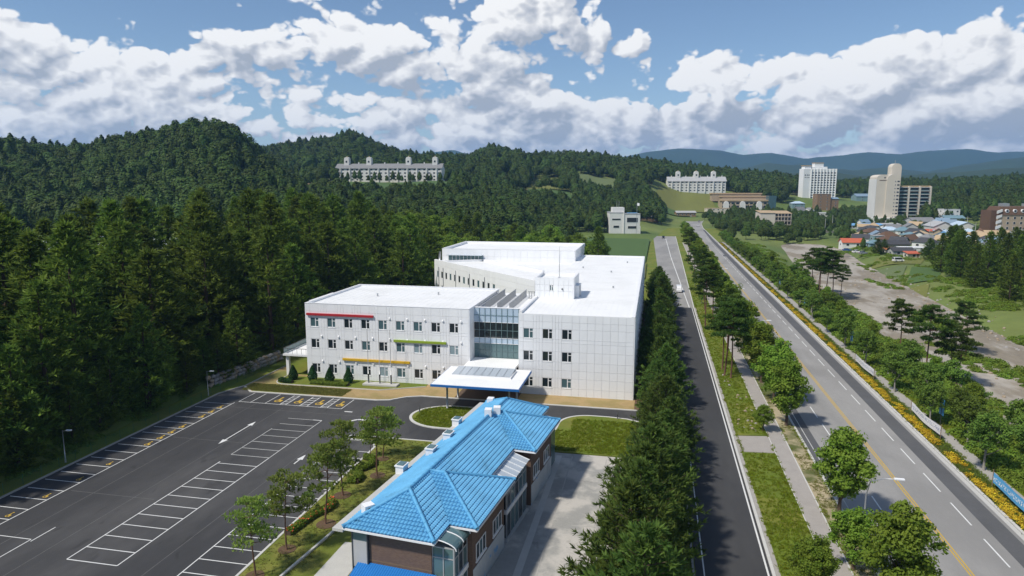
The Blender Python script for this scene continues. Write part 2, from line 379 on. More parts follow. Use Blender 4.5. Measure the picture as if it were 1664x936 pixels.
def axis(n, a, lim):
    t = np.linspace(-1, 1, n); return np.sinh(t*a)/math.sinh(a)*lim
ax = axis(330, 4.4, 9000) + 20; ay = axis(330, 4.4, 9000) + 260
gx, gy = np.meshgrid(ax, ay, indexing='ij'); gz = height(gx, gy)
far = np.hypot(gx, gy); gz = np.where(far > 2600, np.minimum(gz, 20), gz)
n = len(ax); ids = np.arange(n*n).reshape(n, n)
fc = np.stack([ids[:-1, :-1], ids[1:, :-1], ids[1:, 1:], ids[:-1, 1:]], -1).reshape(-1, 4)
def np_mesh(name, verts, faces, mats, smooth=False, tone=None, fmat=None):
    me = bpy.data.meshes.new(name); verts = np.asarray(verts, np.float32); faces = np.asarray(faces, np.int32); k = faces.shape[1]
    me.vertices.add(len(verts)); me.vertices.foreach_set('co', verts.ravel())
    me.loops.add(faces.size); me.loops.foreach_set('vertex_index', faces.ravel())
    me.polygons.add(len(faces)); me.polygons.foreach_set('loop_start', np.arange(0, faces.size, k, dtype=np.int32))
    me.polygons.foreach_set('loop_total', np.full(len(faces), k, np.int32))
    for m_ in (mats if isinstance(mats, (list, tuple)) else [mats]): me.materials.append(m_)
    if fmat is not None: me.polygons.foreach_set('material_index', np.asarray(fmat, np.int32))
    if smooth: me.polygons.foreach_set('use_smooth', np.ones(len(faces), bool))
    if tone is not None:
        a = me.attributes.new('tone', 'FLOAT', 'POINT'); a.data.foreach_set('value', np.asarray(tone, np.float32))
    me.update(calc_edges=True); return me
terrain = link('terrain', np_mesh('terrain', np.stack([gx, gy, gz], -1).reshape(-1, 3), fc, M['terrain'], True)); tag(terrain, kind='structure')

def far_ridge(name, table, D, depth, m, seed):
    us = np.linspace(-700, 2400, 420); ds = np.linspace(-1, 1.2, 26)
    uu, dd = np.meshgrid(us, ds, indexing='ij'); d = D + dd*depth
    v = np.interp(uu, *zip(*table)); top = CAM_H + (298-v)/F_PX*D
    s = (uu-832)/F_PX*d
    prof = np.where(dd < 0, np.exp(-(dd*1.7)**2), np.exp(-(dd*1.2)**2))
    zz = top*prof + fbm(s/500+seed, d/500, 5)*top*.42*np.abs(dd)**.7 - 15*np.abs(dd) + fbm(s/90, d/90+seed, 3)*8
    X = s*CW - d*SW; Y = s*SW + d*CW
    nn, mm = uu.shape; ids = np.arange(nn*mm).reshape(nn, mm)
    f = np.stack([ids[:-1, :-1], ids[1:, :-1], ids[1:, 1:], ids[:-1, 1:]], -1).reshape(-1, 4)
    return tag(link(name, np_mesh(name, np.stack([X, Y, zz], -1).reshape(-1, 3), f, m, True)), kind='structure')
mt = mat('mountain_forest', (.028, .050, .018), .95, .3, .004, 1., .02)
far_ridge('mountains', [(-700,255),(600,262),(690,250),(740,245),(780,256),(900,262),(1000,258),(1050,248),(1100,243),(1160,245),(1200,253),(1245,249),(1300,258),(1350,254),(1400,248),(1450,252),(1500,246),(1560,243),(1600,249),(1664,247),(2400,240)], 6200, 900, mt, 3)
far_ridge('mountains', [(-700,290),(1100,286),(1180,276),(1240,266),(1300,270),(1380,276),(1440,272),(1500,280),(1545,270),(1600,262),(1664,254),(1900,240),(2400,235)], 3700, 620, mt, 8)
far_ridge('mountains', [(-700,300),(1000,296),(1090,288),(1170,280),(1250,285),(1330,279),(1420,286),(1520,282),(1600,275),(1700,270),(2400,262)], 2350, 420, mt, 5)

# ------------------------------------------------------------------ level ground of the site
def sheet(name, poly, z, m, parent=None, kind='structure'):
    o = MB().quad(*[(p[0], p[1], z) for p in poly]).build(name, m, parent)
    if kind and parent is None: tag(o, kind=kind)
    return o
def rect(x0, y0, x1, y1): return [(x0, y0), (x1, y0), (x1, y1), (x0, y1)]
def thick(name, poly, z0, z1, m, parent=None):
    o = MB().prism(poly, z0, z1).build(name, m, parent)
    if parent is None: tag(o, kind='structure')
    return o
def strip(path, w, z0, z1, mb=None, closed=False):
    """low extruded strip (kerb, wall) along a plan polyline"""
    mb = mb or MB(); n = len(path); L = []; Rr = []
    for i in range(n):
        a = np.array(path[(i-1) % n] if (closed or i > 0) else path[i]); b = np.array(path[(i+1) % n] if (closed or i < n-1) else path[i])
        t = (b-a)/max(np.linalg.norm(b-a), 1e-9); nn = np.array((-t[1], t[0])); p = np.array(path[i], float)
        L.append(p+nn*w/2); Rr.append(p-nn*w/2)
    k = len(mb.v)
    for i in range(n):
        for p, z in ((L[i], z0), (Rr[i], z0), (Rr[i], z1), (L[i], z1)): mb.v.append((p[0], p[1], z))
    for i in range(n if closed else n-1):
        j = (i+1) % n
        for e in range(4):
            e2 = (e+1) % 4; mb.f.append((k+i*4+e, k+i*4+e2, k+j*4+e2, k+j*4+e)); mb.mi.append(0)
    if not closed:
        mb.f.append((k, k+1, k+2, k+3)); mb.f.append((k+(n-1)*4+3, k+(n-1)*4+2, k+(n-1)*4+1, k+(n-1)*4)); mb.mi += [0, 0]
    return mb
def kerb(path, w=.22, h=.13, m='kerb', closed=False, z=0.0, name='kerb'):
    return tag(strip(path, w, z-.2, z+h, closed=closed).build(name, M[m]), kind='structure')
def arc(cx, cy, r, a0, a1, n=12, ry=None):
    return [(cx+r*cos(R(a0+(a1-a0)*i/n)), cy+(ry or r)*sin(R(a0+(a1-a0)*i/n))) for i in range(n+1)]

sheet('ground', rect(-76, -40, 51.5, 560), -.03, M['lawn'])
# parking lot and the drive in front of the school, one asphalt sheet
front = [(-43.5, 100.45), (-41.5, 101.0), (-39.3, 103.1), (-37.0, 104.0)]
lot = [(-71, -40), (-36, -40), (-36, 81.5), (-37.2, 83.6), (-40.5, 83.8), (-41.0, 85.0), (-26, 85.0), (-13, 85.0), (-1.0, 85.0), (-1.0, 103.9), (-37.0, 104.0)]
lot = [(-71, -40), (-36, -40), (-36, 85), (-1.0, 85.0), (-1.0, 103.9)] + list(reversed(front)) + [(-66.5, 100.45), (-69.2, 103.2), (-71, 99)]
asph = sheet('parking_lot', lot, 0.0, M['asphalt'])
# kerbs of the lot
kerb([(-71.1, -40), (-71.1, 98.6), (-69.3, 103.6), (-69.2, 118)], .25, .14, 'kerb_old')
kerb([(-69.1, 103.1), (-66.4, 100.6)] + [(-66, 100.6)] + [(p[0], p[1]+.15) for p in front] + [(-20, 104.1), (-1.0, 104.0)], .32, .12)
kerb([(-35.85, -40), (-35.85, 81.6), (-37.0, 83.5), (-40.3, 83.7)] + arc(-40.3, 84.4, .7, 270, 90, 6) + [(-29, 85.1), (-24.5, 85.15)], .26, .14)
# lawn beside the house
thick('lawn', [(-35.8, -40), (-24.5, -40), (-24.5, 85.0), (-40.3, 85.0), (-40.5, 84.0), (-37.0, 83.6), (-35.8, 81.7)], -.2, .10, M['lawn_dry'] if False else mat('lawn_mown', (.135, .165, .020), .95, .22, .5, .6, 7, col2=(.20, .195, .04), thr=(.42, .62), s2=.2))
# planting strip under the front of the school
thick('planting_bed', [(-66.2, 100.7)] + [(p[0], p[1]+.25) for p in front] + [(-2.3, 104.2), (-2.3, 110.5), (-69.0, 112), (-69.0, 103.4)], -.2, .07, M['bed'])
thick('lawn', [(-69.0, 103.6), (-66.2, 100.85), (-47.0, 100.85), (-49, 103.5), (-52, 105.4), (-61.5, 105.2), (-64.6, 106.2), (-65.6, 107.6), (-65.2, 112), (-69.0, 116.5)], -.2, .09, M['lawn_dry'])
bedpoly = [(-61.5, 105.6), (-45.2, 105.8), (-38.2, 109.2), (-38.2, 110.6), (-65.0, 110.6)] + arc(-63.2, 107.6, 2.0, 180, 270, 8)
thick('lawn', bedpoly, -.2, .12, M['lawn'])
kerb([(-65.2, 110.4)] + arc(-63.2, 107.6, 2.1, 180, 270, 8) + [(-61.5, 105.45), (-45.2, 105.65), (-38.1, 109.1)], .14, .2, 'kerb')
thick('entrance_paving', rect(-31.5, 104.25, -21.2, 114), -.2, .11, mat('brown_paving', (.11, .075, .052), .9, .15, 1.5))
thick('lawn', [(-72.9, -40), (-71.25, -40), (-71.25, 98.7), (-69.35, 103.9), (-69.3, 118), (-74.6, 118), (-75, 100)], -.2, .05, M['lawn'])
# roundabout lawn and the lawn across the drive
isl = arc(-29.6, 95.2, 5.9, 90, 270, 24, 4.9) + [(-20.2, 90.3), (-20.2, 100.1)]
thick('lawn', isl, -.2, .12, M['lawn']); kerb(isl, .42, .13, 'kerb', True)
isr = [(-1.2, 85), (-1.2, 98.6), (-3.2, 99.6), (-6, 100.0)] + arc(-8.6, 95.6, 4.4, 90, 180, 12) + [(-13.2, 89.5), (-14.2, 85)]
thick('lawn', isr, -.2, .12, M['lawn']); kerb(isr[1:-1], .34, .13)
# concrete yard behind the house
thick('concrete_yard', [(-15.5, -40), (1.5, -40), (1.5, 84.9), (-14.5, 84.9)], -.2, .02, M['yard'])
thick('footpath', [(-29.6, 30), (-26.5, 30), (-26.0, 58), (-28.9, 58)], -.2, .125, M['concrete'])
kerb([(-33.4, 36), (-31.8, 51.5), (-30.2, 66)], .22, .3, 'kerb')
thick('gravel_strip', rect(-2.3, 104.2, -.4, 203), -.2, .03, M['gravel'])
kerb([(-.3, 104), (-.3, 203)], .14, .16, 'kerb_old')
# yard joints and pale bands
mbj = MB()
for y in (56, 61.5, 66): mbj.box(-7.5, y, .021, 1.0, y+.10, .026)
for x in (-9.6, -5.2): mbj.box(x, 30, .021, x+.12, 84, .026)
mbj.build('joint_line', mat('yard_joint', (.42, .40, .37), .9, .3, .8), bpy.data.objects['concrete_yard'])
mb_ = MB().box(-11.6, 40, .021, -10.9, 84, .03); mb_.build('drain_channel', M['concrete'], bpy.data.objects['concrete_yard'])

# ---- roads
YR0, YR1 = -40, 735
def bend(Y):  # the roads swing left where the town begins
    return -sm(np.asarray(Y, float), 430, 700)*0
sheet('access_road', rect(4.6, -40, 11.35, 198), .004, M['asphalt_acc'])
sheet('access_road', [(3.6, 198), (11.35, 198), (12.2, 300), (13.5, 470), (-1, 470), (1.5, 300)], .003, M['asphalt_old'])
acc = bpy.data.objects['access_road']; acc2 = bpy.data.objects['access_road.001']
MB().box(10.95, -40, .0055, 11.12, 198, .009).build('edge_line', M['line'], acc)
MB().box(5.3, -40, .0055, 5.42, 198, .009).build('edge_line', M['line'], acc)
ml = MB(); ml.quad((10.2, 198, .008), (10.45, 198, .008), (8.2, 330, .008), (7.9, 330, .008)); ml.quad((7.9, 330, .008), (8.2, 330, .008), (7.2, 450, .008), (6.9, 450, .008)); ml.build('centre_line', M['line'], acc2)
kerb([(11.5, -40), (11.5, 90), (11.55, 198), (12.4, 300), (13.7, 470)], .3, .10, 'kerb'); kerb([(11.85, -40), (11.85, 198)], .5, .04, 'kerb_old')
kerb([(4.4, -40), (4.4, 198)], .2, .12, 'kerb_old')
sheet('main_road', [(20.9, -40), (37.3, -40), (37.3, 560), (39.5, 620), (46, 690), (27, 690), (21.4, 600), (20.9, 420)], .002, M['asphalt_old'])
road = bpy.data.objects['main_road']
sheet('road_patch', [(34.25, -40), (36.35, -40), (36.3, 300), (36.5, 470), (37.6, 540), (36.0, 540), (34.4, 430), (34.2, 200)], .006, M['asphalt_new'], road)
MB().box(20.9, 82, .004, 22.6, 140, .0065).build('road_patch', M['asphalt_new'], road)
MB().box(33.2, 344, .004, 36.2, 352, .0085).build('road_patch', M['asphalt_new'], road)
for xx in (28.82, 29.12): MB().box(xx, -40, .006, xx+.14, 440, .0095).build('centre_line', M['line_y'], road)
dm = MB().box(-.075, 0, 0, .075, 5.2, .004).mesh('lane_dash', M['line'])
for xx in (25.0, 33.05):
    for y in np.arange(42.5, 460, 8.0): link('lane_dash', dm, road, (xx + random.uniform(-.02, .02), y, .0055))
MB().box(36.75, -40, .006, 36.87, 420, .0095).build('edge_line', M['line_dim'], road); MB().box(21.55, -40, .007, 21.66, 420, .0095).build('edge_line', M['line_dim'], road)
kerb([(37.45, -40), (37.45, 560), (39.65, 620), (46.2, 690)], .3, .13); tag(strip([(37.0, -40), (37.0, 420)], .5, -.1, .016).build('gutter', M['concrete']), kind='structure')
kerb([(20.75, -40), (20.75, 420), (21.2, 500)], .28, .13)
# verge between the roads
thick('lawn', [(12.1, -40), (16.4, -40), (16.4, 90.2), (12.1, 90.0)], -.2, .06, M['lawn'])
thick('lawn', [(12.1, 96.2), (16.4, 97.0), (16.4, 330), (13.0, 330)], -.2, .06, M['lawn'])
thick('footpath', [(16.45, -40), (18.45, -40), (18.45, 420), (16.45, 420)], -.2, .045, M['paving'])
thick('footpath', [(11.9, 90.2), (16.44, 90.6), (16.44, 96.7), (11.9, 96.0)], -.2, .044, M['paving'])
kerb([(16.42, -40), (16.42, 420)], .10, .08, 'kerb'); kerb([(18.5, -40), (18.5, 420)], .14, .09, 'kerb')
thick('planting_bed', [(18.6, -40), (20.6, -40), (20.6, 420), (18.6, 420)], -.2, .05, mat('dry_bed', (.42, .35, .22), .95, .25, .5, .5, 7, col2=(.10, .115, .03), thr=(.48, .62), s2=.12))
# right-hand side: flower bed, footpath, bank
thick('planting_bed', [(37.62, -40), (39.75, -40), (39.75, 430), (37.62, 430)], -.2, .08, mat('bed_earth', (.10, .085, .03), .95, .3, .6, .5, 7))
thick('footpath', [(40.0, -40), (41.7, -40), (41.7, 430), (40.0, 430)], -.2, .04, mat('paving_grey', (.36, .34, .31), .9, .2, .7))
kerb([(39.85, -40), (39.85, 430)], .14, .1, 'kerb_old')
# river bed
ys = np.linspace(-40, 520, 60); c_ = river_c(ys)
mb_ = MB(); k = 0
for i, y in enumerate(ys): mb_.v += [(c_[i]-26, y, -3.1), (c_[i]+26, y, -3.1)]
for i in range(len(ys)-1): mb_.f.append((2*i, 2*i+1, 2*i+3, 2*i+2)); mb_.mi.append(0)
tag(mb_.build('river_bed', M['river']), kind='structure')

# ------------------------------------------------------------------ parking lines
def stall_row(name, x0, x1, y0, y1, pitch, front_x=None, back_x=None, m='line'):
    mb = MB(); w = .11; y = y0
    while y <= y1 + .01: mb.box(x0, y-w/2, .0045, x1, y+w/2, .0075); y += pitch
    for fx in (front_x, back_x):
        if fx is not None: mb.box(fx-w/2, y0, .0035, fx+w/2, y1, .0065)
    return mb.build(name, M[m], asph)
stall_row('stall_line', -70.6, -65.7, 23.1, 94.9, 2.29, -65.65)
stall_row('stall_line', -53.3, -47.8, 49.9, 73.3, 2.29, -53.3, -47.8)
stall_row('stall_line', -53.3, -47.8, 75.6, 89.9, 2.38, -47.8, None, 'line_dim')
MB().box(-53.35, 75.6, .0045, -53.25, 85.4, .0075).build('stall_line', M['line_dim'], asph)
MB().box(-47.85, 73.3, .0045, -47.75, 75.6, .0075).box(-49.2, 89.85, .0095, -47.8, 90.0, .012).build('stall_line', M['line'], asph)
stall_row('stall_line', -41.2, -36.1, 34.2, 81.0, 2.29, -41.2)
mb_ = MB().box(-63.6, 52.2, .0045, -59.8, 52.3, .0075).box(-59.85, 40, .0035, -59.75, 52.2, .0065).box(-59.55, 51.9, .0045, -59.45, 54.8, .0075)
mb_.build('stall_line', M['line'], asph)
mb_ = MB()
for x in (-65.3, -63.2, -60.6, -47.35): mb_.box(x-.05, 95.5, .0045, x+.05, 100.2, .0075)
mb_.box(-65.3, 95.44, .0085, -47.3, 95.55, .0115)
for xa, xb in ((-58.0, -57.0), (-54.55, -53.3), (-50.95, -49.8)):
    for x in (xa, xb): mb_.box(x-.06, 95.5, .0045, x+.06, 100.2, .0075)
    for k in range(4):
        y0 = 95.8 + k*1.12
        mb_.quad((xa+.06, y0, .0078), (xb-.06, y0+.55, .0078), (xb-.06, y0+.72, .0078), (xa+.06, y0+.17, .0078))
mb_.build('stall_line', M['line'], asph)
sj = MB()
for x, y0, y1 in ((-56.6, -20, 94), (-44.4, -20, 82), (-62.0, 20, 95)): sj.box(x, y0, .0008, x+.07, y1, .0022)
for y, x0, x1 in ((62.3, -65, -54), (79.5, -65, -54), (92.8, -66, -38)): sj.box(x0, y, .0012, x1, y+.07, .0026)
sj.build('sealed_joint', mat('joint_seal', (.13, .128, .125), .9, .4, .5), asph)
def wheelchair(x, y, s=1.0):
    mb = MB(); zz = .0062
    ring = [(x+.42*s*cos(R(a)), y-.35*s+.42*s*sin(R(a))) for a in range(0, 360, 20)]; ring2 = [(x+.26*s*cos(R(a)), y-.35*s+.26*s*sin(R(a))) for a in range(0, 360, 20)]
    for i in range(18): j = (i+1) % 18; mb.quad((*ring[i], zz), (*ring[j], zz), (*ring2[j], zz), (*ring2[i], zz))
    mb.box(x-.12*s, y-.2*s, .0066, x+.10*s, y+.75*s, .0098); mb.box(x-.12*s, y-.1*s, .0070, x+.55*s, y+.12*s, .0102); mb.box(x+.36*s, y-.65*s, .0074, x+.58*s, y, .0106)
    h = [(x+.18*s*cos(R(a)), y+1.0*s+.18*s*sin(R(a)), zz) for a in range(0, 360, 30)]; mb.quad(*h)
    return mb.build('wheelchair_symbol', M['line_y'], asph)
for x in (-59.3, -55.8, -52.1, -48.5): wheelchair(x, 97.5, 1.25)
for k, y in enumerate((56.0, 60.6, 65.2, 69.8, 76.6, 79.0, 81.2, 83.5, 87.9, 90.2, 92.4)): wheelchair(-66.6, y, .75 if k > 3 else .55)
def arrow(x, y, L, both=False, w=.16, hw=.42, hl=1.6, m='line'):
    mb = MB(); z = .006
    mb.quad((x-w/2, y-L/2+(hl if both else 0), z), (x+w/2, y-L/2+(hl if both else 0), z), (x+w/2, y+L/2-hl, z), (x-w/2, y+L/2-hl, z))
    mb.quad((x-hw, y+L/2-hl, z), (x+hw, y+L/2-hl, z), (x, y+L/2, z))
    if both: mb.quad((x+hw, y-L/2+hl, z), (x-hw, y-L/2+hl, z), (x, y-L/2, z))
    return mb.build('direction_arrow', M[m], asph)
arrow(-57.2, 83.0, 9.0, True); arrow(-43.7, 76.0, 3.0)
ma = MB(); pa = [(-43.7, 89.2), (-43.6, 90.6), (-42.8, 91.4), (-42.0, 91.6)]
for i in range(3):
    a, b = np.array(pa[i]), np.array(pa[i+1]); t = (b-a)/np.linalg.norm(b-a); nn = np.array((-t[1], t[0]))*.18; ma.quad((*(a-nn), .006), (*(b-nn), .006), (*(b+nn), .006), (*(a+nn), .006))
ma.quad((-42.0, 91.1, .0065), (-41.2, 91.65, .0065), (-42.0, 92.2, .0065)); ma.quad((-44.2, 88.6, .0065), (-43.2, 88.6, .0065), (-43.5, 89.6, .0065)); ma.build('direction_arrow', M['line'], asph)
MB().box(-46.3, 94.3, .0045, -45.0, 94.6, .0075).build('stall_line', M['line'], asph)
# ------------------------------------------------------------------ trees
def unit(v): return v/np.maximum(np.linalg.norm(v, axis=-1, keepdims=True), 1e-9)
def blades(P, Dr, ln, wd, per, spread, g, tone_base=None, flat=False):
    """per slim leaf blades at every point P, fanned about direction Dr; returns verts, tris, tone"""
    n = len(P); P = np.repeat(P, per, 0); D = np.repeat(Dr, per, 0)
    D = unit(D + g.normal(size=D.shape)*spread)
    L = ln*(.6+.8*g.random((len(P), 1))); W = wd*(.7+.6*g.random((len(P), 1)))
    S = unit(np.cross(D, (np.array([[0, 0, 1.]])+.42*g.normal(size=D.shape)) if flat else unit(g.normal(size=D.shape))))
    base = P - D*L*.15
    a = base - S*W*.35; b = base + S*W*.35; m1 = base + D*L*.55 + S*W; m2 = base + D*L*.55 - S*W; t = base + D*L
    V = np.stack([a, b, m1, t, m2], 1).reshape(-1, 3); k = np.arange(len(P))[:, None]*5
    Fc = np.concatenate([k+np.array([[0, 1, 2]]), k+np.array([[0, 2, 4]]), k+np.array([[4, 2, 3]])], 1).reshape(-1, 3)
    tn = np.repeat(g.random(n) if tone_base is None else tone_base, per); tn = np.repeat(np.clip(tn + g.normal(size=len(P))*.15, 0, 1), 5)
    return V, Fc, tn
def quads(P, N, size, g, asp=1.6, tone=None):
    """one leaf-shaped quad at every point"""
    n = len(P); A = unit(np.cross(N, unit(g.normal(size=N.shape)))); B = np.cross(N, A)
    s = size*(.6+.8*g.random((n, 1)))
    V = np.stack([P-A*s*asp/2, P+B*s/2, P+A*s*asp/2, P-B*s/2], 1).reshape(-1, 3)
    k = np.arange(n)[:, None]*4; Fc = np.concatenate([k+np.array([[0, 1, 2]]), k+np.array([[0, 2, 3]])], 1).reshape(-1, 3)
    return V, Fc, np.repeat(g.random(n) if tone is None else tone, 4)
def join(parts):
    V = []; Fc = []; Tn = []; o = 0
    for v, f, t in parts: V.append(v); Fc.append(f+o); Tn.append(t); o += len(v)
    return np.concatenate(V), np.concatenate(Fc), np.concatenate(Tn)

def conifer(name, h, r, seed, m, whorl=.5, bare=.08, ln=.42, wd=.07, per=6, taper=.85, sag=.12, density=1.0):
    g = np.random.default_rng(seed); P = []; D = []; T_ = []; tw = MB()
    lean = g.normal(size=2)*.012*h
    axis_ = lambda z: np.array([lean[0]*(z/h)**1.5, lean[1]*(z/h)**1.5, z])
    z = h*bare
    while z < h*.985:
        t = z/h; nb = int(5 + 2*g.random()) if t < .9 else 4
        prof = (1-t)**taper if t > .22 else (1-.22)**taper*(.62+.38*(t-bare)/(.22-bare+1e-6))
        a0 = g.random()*2*pi
        for b in range(nb):
            L = max(.25, r*prof*(.70+.5*g.random())); an = a0 + 2*pi*b/nb + g.normal()*.25
            dr = np.array([cos(an), sin(an), 0]); up0 = -.05 + .55*t + g.normal()*.07
            npt = max(3, int(L/(.30)*density)); sgm = np.linspace(.16, 1, npt)
            pts = axis_(z) + dr*(sgm*L)[:, None]; pts[:, 2] += L*(up0*sgm - sag*sgm*(1-sgm)*4*.5 + .16*sgm**3)
            dirs = np.gradient(pts, axis=0); dirs = unit(dirs); dirs[:, 2] += .25; tb = g.random()*.5+.25
            P.append(pts); D.append(dirs); T_.append(np.full(npt, tb))
            if L > .9: tw.tube([axis_(z), pts[len(pts)//2], pts[-1]], [.012*h/10+.02, .03, .012], 4, cap=False)
            side = np.array([-dr[1], dr[0], 0])
            for q in range(max(1, int(npt*.55))):     # side twigs make the branch a flat spray
                i = g.integers(1, npt); Ls = L*(.42*(1-sgm[i])+.16)*(.7+.6*g.random()); sg = 1 if q % 2 else -1
                nq = max(2, int(Ls/.30*density)); f = np.linspace(.35, 1, nq)[:, None]
                d2 = unit(dr*.75 + side*sg*.8 + np.array([0, 0, .10]))
                P.append(pts[i] + d2*f*Ls); D.append(np.tile(d2 + np.array([0, 0, .28]), (nq, 1))); T_.append(np.full(nq, tb+g.normal()*.12))
        z += whorl*(.75+.5*g.random())*(1.0-.35*t)
    tip = axis_(h*.985)[None]; P.append(tip); D.append(np.array([[0, 0, 1.]])); T_.append(np.array([.6]))
    P = np.concatenate(P); D = np.concatenate(D); T_ = np.clip(np.concatenate(T_), 0, 1)
    V, Fc, tn = blades(P, unit(D), ln, wd, per, .45, g, T_, True)
    crown = np_mesh(name+'_crown', V, Fc, M[m], tone=tn)
    tk = MB(); zs = np.linspace(0, h*.97, 9)
    tk.tube([axis_(q)-np.array([0, 0, .3 if i == 0 else 0]) for i, q in enumerate(zs)], [max(.02, .018*h*(1-q/h)**.8+.015) for q in zs], 8)
    tk.v += [] ; o = len(tk.v); tk.v += tw.v; tk.f += [tuple(i+o for i in f) for f in tw.f]; tk.mi += tw.mi
    return tk.mesh(name+'_trunk', M['bark'], True), crown

def limb_tree(name, h, r, seed, m, bark, base=.25, nl=11, leaf=.30, clumps=70, per=70, shape=(1, 1, 1), cl_r=.85, lean=.03, flatc=.75, upness=.9, prune=None, stake=False):
    """trunk, forking limbs and leaf clumps spread through an uneven crown"""
    g = np.random.default_rng(seed); tk = MB(); cz = h*(base+1)/2; rz = h*(1-base)/2
    bend = g.normal(size=2)*lean*h
    ax_ = lambda z: np.array([bend[0]*(z/h)**2, bend[1]*(z/h)**2, z])
    zt = h*.82; zs = np.linspace(0, zt, 8); rad = [max(.03, .020*h*(1-q/h*.85)) for q in zs]; rad[0] *= 1.35
    tk.tube([ax_(q) - np.array([0, 0, .3 if i == 0 else 0]) for i, q in enumerate(zs)], rad, 8)
    C = []
    for i in range(clumps):
        for _ in range(40):
            v = unit(g.normal(size=3)); rr = g.random()**.42; p = v*rr
            if prune is None or prune(p, g): break
        lump = 1 + .16*sin(3*math.atan2(p[1], p[0])+seed) + .10*sin(5*p[2]+seed*2)
        egg = 1.0 - .28*p[2]
        C.append(ax_(cz+p[2]*rz) + np.array([p[0]*r*lump*egg*shape[0], p[1]*r*lump*egg*shape[1], 0]))
    C = np.array(C)
    order = np.argsort(C[:, 2])
    for j in range(nl):                                   # limbs reach towards clumps
        c = C[order[int((j+.5)/nl*len(C))]]; z0 = max(h*base*.75, c[2]-np.hypot(c[0], c[1])*upness-.2*h*g.random()); z0 = min(z0, zt)
        a = ax_(z0); mid = a*.45+c*.55 + np.array([0, 0, -.08*h*g.random()])
        tk.tube([a, mid, c], [.0085*h*(1-.6*z0/h)+.02, .03*h/8, .012], 5, cap=False)
        for q in range(2):
            e = C[np.argmin(np.linalg.norm(C-c, axis=1)+g.random(len(C))*1.2)]; tk.tube([mid, (mid+e)/2+np.array([0, 0, .1]), e], [.02, .015, .008], 4, cap=False)
    parts = []
    for c in C:
        k = int(per*(.6+.8*g.random())); rr = cl_r*(.7+.6*g.random())
        dv = unit(g.normal(size=(k, 3))); P = c + dv*(g.random((k, 1))**.45)*rr*np.array([1, 1, flatc])
        N = unit(dv + g.normal(size=dv.shape)*.7 + np.array([0, 0, .5]))
        parts.append(quads(P, N, leaf, g, 1.5, np.clip(np.full(k, g.random()*.7+.15)+g.normal(size=k)*.12, 0, 1)))
    V, Fc, tn = join(parts)
    return tk.mesh(name+'_trunk', M[bark], True), np_mesh(name+'_crown', V, Fc, M[m], tone=tn)

def red_pine(name, h, r, seed, base=.5, pads=26, m='n_pine', two=False, dens=1.0):
    """tall bare, slightly bent stem with layered pads of needles"""
    g = np.random.default_rng(seed); tk = MB(); b = g.normal(size=2)*.035*h; ph = g.random()*6
    ax_ = lambda z: np.array([b[0]*(z/h)**1.3+.012*h*sin(z/h*5+ph), b[1]*(z/h)**1.3+.012*h*cos(z/h*4+ph), z])
    zs = np.linspace(0, h*.93, 12); tk.tube([ax_(q) - np.array([0, 0, .3 if i == 0 else 0]) for i, q in enumerate(zs)], [max(.025, .0125*h*(1-.75*q/h)) for q in zs], 8)
    parts = []
    for i in range(pads):
        t = base + (1-base)*((i+.5)/pads)**.9; z = h*t; q = (t-base)/(1-base)
        L = r*(1-.62*q**1.6)*(.45+.65*g.random())*(1.0 if q > .12 else .8); an = i*2.4+g.normal()*.4
        a = ax_(min(z, h*.92)); tip = ax_(z) + np.array([cos(an)*L, sin(an)*L, L*(.10+.30*q)+g.normal()*.1])
        tk.tube([a, (a+tip)/2+np.array([0, 0, -.08*L]), tip], [.007*h*(1-.6*t)+.012, .02, .012], 5, cap=False)
        n = int((26+30*L)*dens); pr = .30*L+.35
        th = g.random(n)*2*pi; rr = np.sqrt(g.random(n))*pr
        cen = (a*.22+tip*.78); P = cen + np.stack([np.cos(th)*rr+np.cos(an)*rr*.35, np.sin(th)*rr+np.sin(an)*rr*.35, (g.random(n)-.35)*.35*pr], 1)
        D = unit(np.stack([np.cos(th)*.6, np.sin(th)*.6, np.full(n, .75)], 1))
        parts.append(blades(P, D, .34*(h/9)**.5, .045*(h/9)**.4, 6, .6, g, np.clip(np.full(n, g.random()*.6+.2)+g.normal(size=n)*.1, 0, 1), True))
    V, Fc, tn = join(parts)
    return tk.mesh(name+'_trunk', M['bark_red'], True), np_mesh(name+'_crown', V, Fc, M[m], tone=tn)

